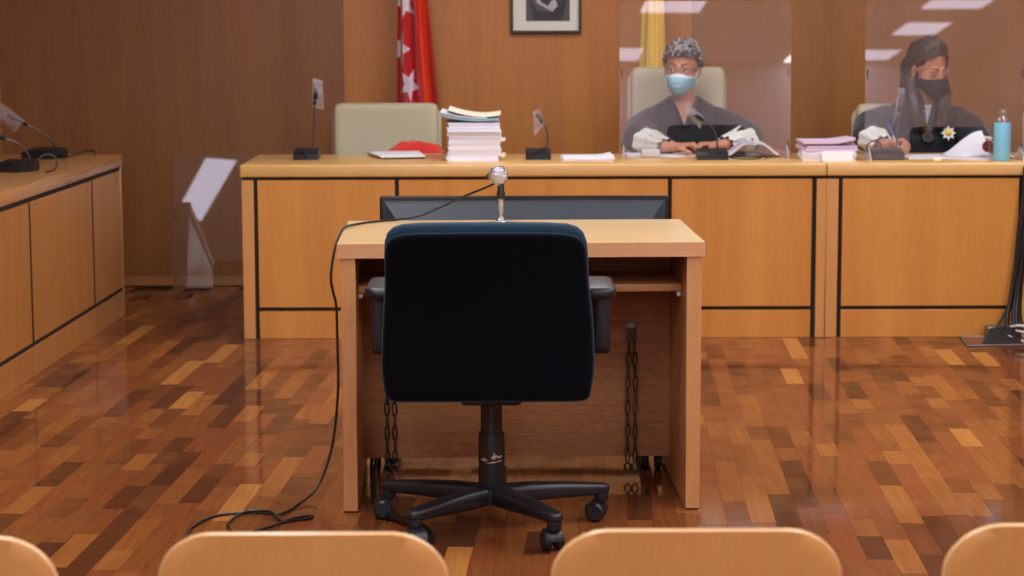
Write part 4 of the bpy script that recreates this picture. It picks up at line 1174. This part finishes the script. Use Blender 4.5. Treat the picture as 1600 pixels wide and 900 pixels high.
hand_shapes(b, jl_w, (.737, 9.385, .772),
            [[(.768, 9.352, .780), (.796, 9.340, .783), (.816, 9.334, .764), (.824, 9.332, .750)],
             [(.772, 9.372, .783), (.804, 9.364, .787), (.826, 9.358, .766), (.834, 9.356, .750)],
             [(.772, 9.392, .782), (.802, 9.390, .785), (.824, 9.386, .765), (.832, 9.385, .750)],
             [(.764, 9.410, .778), (.790, 9.414, .779), (.808, 9.416, .762), (.815, 9.417, .750)]],
            [(.742, 9.352, .768), (.768, 9.332, .758), (.788, 9.322, .750)])
hand_shapes(b, jr_w, (.905, 9.485, .770),
            [[(.876, 9.458, .778), (.850, 9.446, .778), (.832, 9.440, .762), (.826, 9.439, .750)],
             [(.872, 9.478, .780), (.842, 9.470, .780), (.822, 9.466, .762), (.816, 9.465, .750)],
             [(.873, 9.496, .778), (.844, 9.492, .778), (.826, 9.490, .762), (.820, 9.489, .750)],
             [(.880, 9.514, .774), (.856, 9.514, .773), (.840, 9.514, .760), (.835, 9.514, .750)]],
            [(.898, 9.452, .766), (.880, 9.432, .758), (.864, 9.424, .750)])
judge = lone('person', fuse(b, .0036, 5), M['skin'], 'person with curly grey hair, glasses and pale blue mask in black robe', 'person', 'people behind the bench', origin=(JX, JY, 0), smooth=180)
b = B()
b.loft(torso_rings(JX, JY, [(.47, .215, .165, 0), (.56, .21, .15, 0), (.68, .195, .14, 0), (.78, .205, .135, -.005), (.85, .222, .122, 0), (.885, .205, .108, .004), (.915, .168, .092, .008), (.945, .118, .082, .010), (.962, .086, .076, .010), (.978, .070, .070, .010)]))
b.caps([jl_s, (.592, 9.73, .822), jl_e, tuple(Vector(jl_e) * .35 + Vector(jl_w) * .65)], [.072, .076, .070, .046], 18)
b.caps([jr_s, (1.032, 9.75, .822), jr_e, tuple(Vector(jr_e) * .35 + Vector(jr_w) * .65)], [.072, .076, .070, .046], 18)
b.loft([[(JX + x * k_, 9.82 + y, z) for x, y in ((-.2, -.30), (.2, -.30), (.2, .1), (-.2, .1))] for z, k_ in ((.47, 1.0), (.62, .95))])
robe = cut_neck(fuse(b, .0065, 7), JX - .008, JY + .01, .848, .50, .972)
rb = obj('robe', robe, M['robe'], judge, smooth=180)
for s in (-1, 1):      # turned-back collar along the opening
    pts = spline([(JX - .008 + s * .004, 9.725, .846), (JX - .008 + s * .028, 9.735, .90), (JX - .004 + s * .052, 9.775, .945), (JX + s * .066, 9.85, .976)], 6)
    obj('collar', B().tube(pts, [.006 + .006 * math.sin(PI * i / (len(pts) - 1)) for i in range(len(pts))], 10, flat=.8), M['robe'], rb)
obj('lace_cuff', cuff(B(), jl_w, jl_e, .046, .076, .165, .78, -.008), [M['lace'], M['lace_hole']], judge, smooth=60)
obj('lace_cuff', cuff(B(), jr_w, jr_e, .046, .076, .165, .78, -.008), [M['lace'], M['lace_hole']], judge, smooth=60)
face_parts(judge, HJ, (-.45, .05), M['skin'], M['brow'])
mask(judge, HJ, M['mask_blue'], 'face_mask', True, mats2=[M['mask_blue'], M['mask_white']])
gl = None
for s in (-1, 1):
    b = B(HJ)
    b.tube([(s * .0335 + .0255 * math.copysign(abs(math.cos(a)) ** .7, math.cos(a)), -.1035 + .004 * math.cos(a) * s, .001 + .0185 * math.copysign(abs(math.sin(a)) ** .7, math.sin(a))) for a in [2 * PI * k / 28 for k in range(28)]], .0013, 6, closed=True)
    if s == -1:
        b.tube([(-.009, -.105, .006), (0, -.107, .008), (.009, -.105, .006)], .0012, 6)
    b.tube([(s * .059, -.100, .006), (s * .074, -.05, .007), (s * .081, .012, .010), (s * .081, .03, -.008)], .0013, 6)
    g_ = obj('glasses', b, M['glasses'], judge)
    b = B(HJ); b.prism([(s * .0335 + .0245 * math.copysign(abs(math.cos(a)) ** .7, math.cos(a)), .001 + .0175 * math.copysign(abs(math.sin(a)) ** .7, math.sin(a))) for a in [2 * PI * k / 24 for k in range(24)]], -.1036, -.1030, 'y')
    obj('lens', b, M['lens'], g_, smooth=None)
# curly hair: a fused lumpy cap and loose curls over it
def hair_ok(d):
    if d.y < -.62: return d.z > .36 - .06 * abs(d.x) + .05 * math.sin(d.x * 17)
    if d.y < -.15: return d.z > .22 - .95 * max(0, d.y + .50) 
    return d.z > (-.42 if abs(d.x) < .8 else -.18 + .0 * d.z)
rnd = random.Random(5)
b = B(HJ)
b.ell((0, .026, .044), (.0775, .088, .078), None, 28, 18)
dirs = []
while len(dirs) < 460:
    d = Vector((rnd.gauss(0, 1), rnd.gauss(0, 1), rnd.gauss(0, 1))).normalized()
    if hair_ok(d): dirs.append(d)
hc = Vector((0, .016, .034))
for d in dirs[:150]:
    p = hc + Vector((d.x * .078, d.y * .094, d.z * .086 + max(0, d.z) * .002))
    q = rnd.uniform(.010, .016)
    b.ell(p, (q, q, q), None, 8, 6)
hair = obj('hair', fuse(b, .0045, 2), M['hair_grey'], judge, smooth=180)
for mat, sel in ((M['hair_silver'], lambda d, i: i % 5 < (3 if d.z > .45 else 1)), (M['hair_grey'], lambda d, i: not i % 5 < (3 if d.z > .45 else 1))):
    b = B(HJ)
    for i, d in enumerate(dirs):
        if not sel(d, i): continue
        p = hc + Vector((d.x * .082, d.y * .098, d.z * .091 + max(0, d.z) * .004))
        n = (d + Vector((rnd.gauss(0, .5), rnd.gauss(0, .5), rnd.gauss(0, .5)))).normalized()
        b.tube(curl_points(p, n, rnd.uniform(.006, .012), rnd.uniform(0, 6), rnd.uniform(.004, .014), rnd.uniform(.7, 1.2)), [.0035 * (.5 + .5 * math.sin(PI * (k + .6) / 10.2)) + .0008 for k in range(10)], 5)
    obj('curls', b, mat, hair, smooth=180, kind='stuff')

# ---- the woman in the black mask
WX, WY = 1.885, 9.86
HW = head_matrix((1.912, 9.800, 1.100), R(25), R(17), R(-4))
b = B()
head_shapes(b, HW)
b.caps([HW @ Vector((0, .026, -.055)), (1.893, 9.855, .965), (1.888, 9.868, .93)], [.048, .050, .060], 20)
b.loft(torso_rings(WX, WY, [(.50, .165, .12, 0), (.58, .16, .115, 0), (.68, .148, .105, 0), (.78, .16, .112, -.01), (.86, .17, .098, 0), (.91, .135, .072, .008), (.94, .085, .058, .01), (.958, .05, .05, .01)]))
legs(b, WX, WY)
wl_s, wl_e, wl_w = (1.728, 9.85, .862), (1.600, 9.58, .805), (1.628, 9.335, .785)
wr_s, wr_e, wr_w = (2.045, 9.85, .860), (2.115, 9.68, .785), (2.130, 9.50, .770)
b.caps([wl_s, wl_e, wl_w], [.054, .041, .025], 16); b.caps([wr_s, wr_e, wr_w], [.054, .041, .025], 16)
pen_t, pen_b = Vector((1.690, 9.232, .7345)), Vector((1.632, 9.262, .888))
hand_shapes(b, wl_w, (1.668, 9.300, .790),
            [[(1.700, 9.275, .806), (1.708, 9.250, .796), (1.694, 9.240, .778), (1.688, 9.238, .764)],
             [(1.707, 9.285, .802), (1.722, 9.262, .792), (1.708, 9.246, .772), (1.700, 9.244, .760)],
             [(1.712, 9.297, .794), (1.730, 9.276, .782), (1.716, 9.262, .762), (1.706, 9.262, .752)],
             [(1.712, 9.308, .784), (1.732, 9.292, .770), (1.722, 9.280, .753), (1.712, 9.280, .746)]],
            [(1.664, 9.268, .796), (1.668, 9.246, .785), (1.677, 9.236, .772)])
hand_shapes(b, wr_w, (2.105, 9.420, 0.778),
            [[(2.085, 9.390, 0.788), (2.066, 9.375, 0.803), (2.052, 9.367, 0.810)],
             [(2.098, 9.383, 0.790), (2.082, 9.361, 0.800), (2.068, 9.351, 0.806)],
             [(2.112, 9.381, 0.788), (2.100, 9.357, 0.794), (2.088, 9.343, 0.796)],
             [(2.126, 9.387, 0.784), (2.118, 9.365, 0.786), (2.108, 9.351, 0.786)]],
            [(2.082, 9.420, 0.794), (2.064, 9.405, 0.812), (2.050, 9.393, 0.820)])
woman = lone('person', fuse(b, .0036, 5), M['skin2'], 'person with long dark hair and black mask writing, in dark robe with badge', 'person', 'people behind the bench', origin=(WX, WY, 0), smooth=180)
b = B()
b.loft(torso_rings(WX, WY, [(.50, .175, .13, 0), (.68, .158, .115, 0), (.78, .17, .122, -.01), (.86, .18, .106, 0), (.91, .14, .08, .008), (.935, .10, .068, .01)]))
obj('blouse', b, M['paper'], woman, smooth=60, label='white blouse in the neck opening')
b = B()
b.loft(torso_rings(WX, WY, [(.47, .21, .165, 0), (.56, .205, .15, 0), (.68, .19, .14, 0), (.78, .205, .142, -.012), (.85, .212, .125, 0), (.885, .195, .108, .004), (.915, .158, .092, .008), (.945, .110, .080, .010), (.96, .082, .074, .010), (.975, .068, .068, .010)]))
b.caps([wl_s, (1.632, 9.70, .84), wl_e, tuple(Vector(wl_e) * .4 + Vector(wl_w) * .6)], [.072, .078, .068, .044], 18)
b.caps([wr_s, (2.090, 9.74, .826), wr_e, tuple(Vector(wr_e) * .4 + Vector(wr_w) * .6)], [.070, .074, .066, .044], 18)
b.loft([[(WX + x * k_, 9.82 + y, z) for x, y in ((-.2, -.30), (.2, -.30), (.2, .1), (-.2, .1))] for z, k_ in ((.47, 1.0), (.62, .95))])
robe = cut_neck(fuse(b, .0065, 7), WX + .01, WY + .01, .838, .38, .968)
rb2 = obj('robe', robe, M['navy_robe'], woman, smooth=180)
for s in (-1, 1):
    pts = spline([(WX + .01 + s * .004, 9.722, .836), (WX + .01 + s * .024, 9.735, .90), (WX + .006 + s * .044, 9.775, .945), (WX + s * .062, 9.85, .970)], 6)
    obj('collar', B().tube(pts, [.006 + .006 * math.sin(PI * i / (len(pts) - 1)) for i in range(len(pts))], 10, flat=.8), M['navy_robe'], rb2)
obj('lace_cuff', cuff(B(), wl_w, wl_e, .044, .072, .155, .8, -.006), [M['lace'], M['lace_hole']], woman, smooth=60)
obj('lace_cuff', cuff(B(), wr_w, wr_e, .036, .048, .12, .8, -.006), [M['lace'], M['lace_hole']], woman, smooth=60)
face_parts(woman, HW, (.1, -.75), M['skin2'], M['brow'])
mask(woman, HW, M['mask_black'], 'face_mask', False, loops=M['mask_black'])
for s in (-1,):
    b = B(HW); b.ell((s * .083, .004, -.046), (.005, .005, .006), None, 12, 8)
    obj('earring', b, M['gold'], woman)
# lowered upper eyelids
for s in (-1, 1):
    b = B(HW)
    b.grid(lambda u, v: (s * .031 + .0138 * math.sin((u - .5) * PI * .95), -.0735 - .0138 * math.cos((u - .5) * PI * .95) * math.cos((v - .12) * 1.25), .0138 * math.sin((v - .12) * 1.25)), 12, 8)
    b.tube([(s * .031 + .0142 * math.sin(a), -.0735 - .0142 * math.cos(a), -.0028 - .0022 * math.cos(a * 1.2)) for a in [(-.5 + k / 10) * PI * .85 for k in range(11)]], .0012, 6, mi=1)
    obj('eyelid', b, [M['skin2'], M['brow']], woman)
# badge: eight-pointed silver star with a gold centre, on the robe
bx, by, bz = 1.985, 9.693, .812
bd = B(Matrix.Translation((bx, by, bz)) @ Matrix.Rotation(R(-12), 4, 'X'))
star = [((.036 if k % 2 == 0 else .022) * math.sin(2 * PI * k / 16), (.036 if k % 2 == 0 else .022) * math.cos(2 * PI * k / 16)) for k in range(16)]
bd.prism(star, -.003, .003, 'y', .001, 1)
bo = obj('badge', bd, M['silver'], rb2, label='silver eight-pointed star badge with gold centre')
# dull embroidered crest: crown over a round shield
cr = B(Matrix.Translation((1.893, 9.700, .806)) @ Matrix.Rotation(R(-12), 4, 'X'))
cr.lathe([(.001, -.002), (.023, -.002), (.024, .002), (.001, .002)], (0, 0, -.012), 24, axis='y')
cr.prism([(-.018, .014), (.018, .014), (.024, .038), (.012, .030), (.007, .044), (0, .032), (-.007, .044), (-.012, .030), (-.024, .038)], -.002, .002, 'y')
co = obj('crest', cr, M['crest'], rb2, label='dull crest of a crown over a round shield')
bd2 = B(Matrix.Translation((bx, by, bz)) @ Matrix.Rotation(R(-12), 4, 'X'))
bd2.lathe([(.001, -.0062), (.010, -.0062), (.0135, -.0045), (.0145, -.003)], (0, 0, 0), 24, axis='y')
bd2.prism([(-.009, -.002), (.009, -.002), (.012, .011), (.005, .007), (0, .014), (-.005, .007), (-.012, .011)], -.0075, -.0045, 'y')
obj('badge_centre', bd2, M['gold'], rb2)
cr2 = B(Matrix.Translation((1.893, 9.700, .806)) @ Matrix.Rotation(R(-12), 4, 'X'))
cr2.lathe([(.001, -.0035), (.015, -.0035), (.016, -.002)], (0, 0, -.012), 20, axis='y')
obj('crest_centre', cr2, M['crest_dark'], rb2)
# long straight hair: cap, swept top, two curtains of strands
b = B(HW)
b.ell((0, .028, .040), (.0800, .090, .088), None, 28, 18)
b.ell((0, .020, .088), (.056, .066, .050), None, 24, 14)
b.ell((0, .070, .0), (.070, .055, .090), None, 24, 14)
for s in (-1, 1): b.ell((s * .058, .006, .056), (.021, .050, .040), None, 18, 12)
b.T = Matrix()
hw = lambda *q: HW @ Vector(q)
b.caps([hw(-.066, .040, .02), hw(-.072, .045, -.04), (1.838, 9.80, .975), (1.846, 9.755, .91), (1.858, 9.73, .87)], [.030, .032, .034, .028, .016], 14)
b.caps([hw(.064, .030, .02), hw(.066, .025, -.04), (1.975, 9.775, .975), (1.966, 9.740, .91), (1.955, 9.725, .87)], [.026, .026, .026, .024, .014], 14)
b.caps([hw(-.055, .06, -.03), (1.835, 9.875, .985), (1.83, 9.87, .93)], [.045, .050, .040], 14)
b.caps([hw(.05, .07, -.03), (1.935, 9.90, .985), (1.94, 9.89, .93)], [.045, .048, .040], 14)
hairw = obj('hair', fuse(b, .0045, 6), M['hair_brown'], woman, smooth=180)
rnd = random.Random(9)
bins = [B(), B()]
for i in range(620):
    j = lambda s_: rnd.gauss(0, s_)
    side = i % 2
    t = rnd.random()
    if side == 0:     # behind the ear and down over the shoulder
        root = hw(-.02 - .05 * t + j(.005), -.045 + .10 * t + j(.008), .122 - .045 * t ** 2)
        mid1 = hw(-.078 + j(.004), .0 + .06 * t, .055 + j(.006))
        mid2 = hw(-.088 + j(.005), .035 + .05 * t, -.02 + j(.01))
        e1 = Vector((1.812 + .05 * t + j(.008), 9.80 + .05 * rnd.random(), .985 + j(.01)))
        e2 = Vector((1.822 + .045 * t + j(.012), 9.745 + j(.012), .905 + j(.012)))
        e3 = Vector((1.846 + .032 * t + j(.008), 9.706 + j(.006), .85 + j(.016)))
    else:             # along the far cheek to the chest
        root = hw(.02 + .05 * t + j(.005), -.050 + .10 * t + j(.006), .122 - .045 * t ** 2)
        mid1 = hw(.078 + j(.003), -.020 + .05 * t, .050 + j(.006))
        mid2 = hw(.080 + j(.004), -.020 + .05 * t, -.03 + j(.01))
        e1 = Vector((1.972 + .02 * t + j(.007), 9.735 + .05 * t, .985 + j(.01)))
        e2 = Vector((1.960 + .02 * t + j(.010), 9.715 + j(.010), .905 + j(.012)))
        e3 = Vector((1.944 + .02 * t + j(.008), 9.698 + j(.006), .85 + j(.016)))
    pts = spline([root, mid1, mid2, e1, e2, e3], 4)
    rr = rnd.uniform(.0016, .0032)
    bins[1 if rnd.random() < .14 else 0].tube(pts, [rr * (.6 + .4 * math.sin(PI * k / (len(pts) - 1))) if k < len(pts) - 1 else .001 for k in range(len(pts))], 6)
for i in range(170):   # from the hairline back over the temples, above the ears
    s_ = -1 if i % 2 else 1
    t = rnd.random(); j = lambda q: rnd.gauss(0, q)
    pts = spline([hw(s_ * (.012 + .044 * t) + j(.002), -.074 + .020 * t * t + j(.002), .092 - .022 * t + j(.002)), hw(s_ * (.050 + .020 * t), -.050 + .018 * t, .088 - .030 * t + .008 * (1 - t)), hw(s_ * (.074 + .006 * t), -.012, .068 - .034 * t + j(.003)), hw(s_ * .083, .024, .046 - .030 * t + j(.003)), hw(s_ * .080, .052, .015 - .03 * t)], 4)
    bins[1 if rnd.random() < .2 else 0].tube(pts, [.0036 * (.55 + .45 * math.sin(PI * k / (len(pts) - 1))) for k in range(len(pts))], 6)
for i in range(90):   # swept back over the crown
    a = (i / 89 - .5) * 2 + rnd.gauss(0, .05)
    lift = .018 * (1 - abs(a)) + rnd.gauss(0, .003)
    pts = spline([hw(a * .058, -.062 + .02 * abs(a), .082 - .018 * abs(a)), hw(a * .060, -.030, .122 + lift - .02 * abs(a)), hw(a * .060, .025, .138 + lift - .028 * abs(a)), hw(a * .055, .080, .100 + lift * .5), hw(a * .050, .112, .03)], 4)
    bins[1 if rnd.random() < .3 else 0].tube(pts, [.0045 * (.6 + .4 * math.sin(PI * k / (len(pts) - 1))) for k in range(len(pts))], 6)
obj('strands', bins[0], M['hair_brown'], hairw, smooth=180, kind='stuff')
obj('strands', bins[1], M['hair_brown2'], hairw, smooth=180, kind='stuff')

# pen in the writing hand
pn = thing('pen', 'blue ballpoint pen in the writing hand', 'pen', tuple(pen_t))
d = (pen_b - pen_t)
obj('barrel', B().tube([pen_t + d * .10, pen_t + d * .60], .0038, 10), M['white_plastic'], pn)
obj('tip', B().tube([pen_t, pen_t + d * .10], [.0006, .0034], 10), M['steel'], pn)
obj('cap', B().tube([pen_t + d * .60, pen_t + d * .97, pen_t + d], [.0048, .0048, .003], 10), M['pen_blue'], pn)

# ------------------------------------------------------------------ witness microphone on its stand, cable
wmic = thing('microphone', 'silver ball microphone wrapped in clear film on the witness table', 'microphone', (-.028, 6.22, TH))
mc = Vector((-.034, 6.215, .886))
bl = B()
ax = Vector((-.18, 1, -.10)).normalized()
T = Matrix.Translation(mc) @ ax.to_track_quat('Z', 'Y').to_matrix().to_4x4()
g = B(T); g.lathe([(.002, -.0255), (.012, -.0225), (.020, -.015), (.0245, -.004), (.0245, .004), (.0225, .012), (.018, .022), (.016, .026)], (0, 0, 0), 28)
gb = obj('grille', g, M['grille'], wmic)
obj('band', B(T).lathe([(.0252, -.002), (.0258, -.001), (.0258, .003), (.0252, .004)], (0, 0, 0), 28), M['steel'], gb)
obj('body', B(T).lathe([(.0155, .0262), (.016, .04), (.0125, .13), (.010, .165)], (0, 0, 0), 20), M['black_plastic'], wmic)
wr = B(T); wr.lathe([(.0005, -.030), (.015, -.027), (.0245, -.018), (.0285, -.004), (.0285, .006), (.026, .017), (.021, .028), (.0175, .036)], (0, 0, 0), 36)
for v_ in wr.bm.verts:
    v_.co += (v_.co - mc).normalized() * (.0036 * noise.noise(v_.co * 110))
obj('film_wrap', wr, M['wrap'], wmic, smooth=8, label='crinkled clear film over the ball')
cl = B(); cl.lathe([(.0105, .817), (.0125, .820), (.0125, .834), (.0098, .842), (.0095, .862)], (-.027, 6.225, 0), 18)
obj('clip', cl, M['black_plastic'], wmic)
st = obj('stand_tube', B().lathe([(.0035, .757), (.0035, .818)], (-.027, 6.225, 0), 12), M['steel'], wmic)
slv = B(); slv.lathe([(.0062, .775), (.0078, .79), (.0085, .816)], (-.027, 6.225, 0), 16, cap=False)
for v_ in slv.bm.verts: v_.co += Vector((.0012 * noise.noise(v_.co * 150), 0, 0))
obj('film_sleeve', slv, M['wrap'], wmic, label='clear film twisted round the stand')
flr = B(); flr.lathe([(.0045, .774), (.005, .766), (.010, .756), (.022, .747), (.055, .7455)], (-.027, 6.225, 0), 28, cap=False)
for v_ in flr.bm.verts: v_.co += Vector((.002 * noise.noise(v_.co * 90), .002 * noise.noise(v_.co * 80 + Vector((3, 0, 0))), 0))
obj('film_skirt', flr, M['wrap'], wmic)
obj('stand_base', B().lathe([(.05, .7402), (.05, .744), (.012, .750), (.004, .757)], (-.027, 6.225, 0), 30), M['black_plastic'], wmic)
end = T @ Vector((0, 0, .165))
cab = [(-.050, 6.245, .858), (-.075, 6.29, .843), (-.13, 6.33, .818), (-.20, 6.345, .785), (-.27, 6.345, .757), (-.335, 6.335, .7465), (-.40, 6.29, .7450), (-.452, 6.20, .7452), (-.478, 6.08, .744), (-.494, 6.0, .700), (-.503, 5.95, .627), (-.498, 5.95, .582),
       (-.489, 5.95, .537), (-.487, 5.95, .427), (-.487, 5.94, .289), (-.506, 5.93, .136), (-.545, 5.90, .033), (-.590, 5.80, .006), (-.63, 5.69, .005), (-.705, 5.712, .0045), (-.799, 5.676, .0045), (-.842, 5.563, .0045), (-.844, 5.468, .0045), (-.81, 5.36, .0045),
       (-.765, 5.33, .0045), (-.739, 5.49, .0045), (-.755, 5.587, .0045), (-.724, 5.697, .0095), (-.657, 5.698, .010), (-.616, 5.614, .0045), (-.575, 5.655, .0045), (-.54, 5.672, .0045), (-.546, 5.638, .0045), (-.60, 5.575, .0095), (-.673, 5.493, .0045), (-.72, 5.40, .0045)]
lone('microphone_cable', B().tube(spline(cab, 7), .0036, 8), M['cable'], 'thin black cable running from the microphone over the table edge to a floor coil', 'cable', origin=(-.6, 5.7, 0))
# thick cable looping on the floor inside the table
lone('floor_cable', B().tube(spline([(-.385, 6.30, .17), (-.40, 6.26, .10), (-.405, 6.19, .03), (-.39, 6.0, .0125), (-.375, 5.80, .0125), (-.34, 5.66, .0125), (-.27, 5.56, .0125), (-.22, 5.47, .0125), (-.205, 5.38, .0125)], 7), .0115, 10), M['cable'],
     'thick black cable curving over the floor inside the witness table', 'cable', origin=(-.35, 5.8, 0))

# ------------------------------------------------------------------ floor box and cable bundle by the bench
fb = thing('floor_box', 'open metal floor box with brown lid at the foot of the bench', 'floor box', (2.02, 8.78, 0))
rim = B()
P = [(1.862, 8.625), (2.29, 8.66), (2.30, 8.875), (1.885, 8.885)]
def inset(P, q):
    cx = sum(p[0] for p in P) / 4; cy = sum(p[1] for p in P) / 4
    return [(cx + (x - cx) * q, cy + (y - cy) * q) for x, y in P]
Pi = inset(P, .93)
for k in range(4):
    a, c = P[k], P[(k + 1) % 4]; ai, ci = Pi[k], Pi[(k + 1) % 4]
    rim = B(); rim.prism([a, c, ci, ai], 0.0005, .006, 'z', .0015, 1)
    obj('rim', rim, M['steel'], fb)
obj('lid_insert', B().prism(inset(P, .925), 0.0005, .004, 'z'), M['hatch_wood'], fb, smooth=None)
obj('flap', B().loft([[(1.93, 8.655, .006), (2.10, 8.685, .005), (2.10, 8.69, .012), (1.93, 8.66, .010)], [(2.00, 8.75, .055), (2.12, 8.78, .058), (2.12, 8.785, .064), (2.00, 8.755, .061)]]), M['bezel'], fb, smooth=None)
obj('socket_block', B().box(1.985, 2.075, 8.80, 8.868, .0045, .055, .004, 1), M['steel'], fb)
rnd = random.Random(3)
BK = ['closest to the panel', 'in the middle of the bundle', 'at the outer side of the bundle', 'at the front of the bundle', 'bending to the socket', 'thinnest of the bundle']
for k in range(6):
    ox, oy = (-.012, 0, .014, .004, -.008, .010)[k], (.0, -.012, -.004, -.022, -.02, .006)[k]
    pts = [(2.152 + ox, 8.868 + oy, .72), (2.145 + ox, 8.862 + oy, .60), (2.130 + ox, 8.858 + oy, .45), (2.120 + ox * 1.1, 8.855 + oy, .30), (2.105 + ox * 1.4, 8.845 + oy, .17), (2.095 + ox * 2, 8.83 + oy * 1.5, .09), (2.10 + ox * 2.6, 8.80 + oy, .035)]
    if k == 4: pts[4:] = [(2.09, 8.85, .17), (2.06, 8.845, .10), (2.035, 8.838, .058)]
    lone('power_cable', B().tube(spline(pts, 5), (.010, .0105, .010, .009, .006, .005)[k], 8), M['cable'], 'black cable down the bench front, ' + BK[k], 'cable', 'black cable bundle at the bench', origin=(2.1, 8.83, .03))
for k, pts in enumerate(([(2.06, 8.80, .05), (2.10, 8.74, .07), (2.16, 8.72, .06), (2.26, 8.74, .03)], [(2.05, 8.72, .03), (2.10, 8.70, .012), (2.17, 8.69, .012), (2.28, 8.70, .012)], [(2.07, 8.79, .045), (2.12, 8.72, .045), (2.19, 8.71, .03), (2.30, 8.76, .014)])):
    lone('white_cable', B().tube(spline(pts, 6), .0055, 8), M['grey_cable'], 'white cable by the floor box, ' + ('upper loop', 'lying lowest on the floor', 'middle one of three')[k], 'cable', 'white cables at the floor box', origin=(2.17, 8.72, .012))
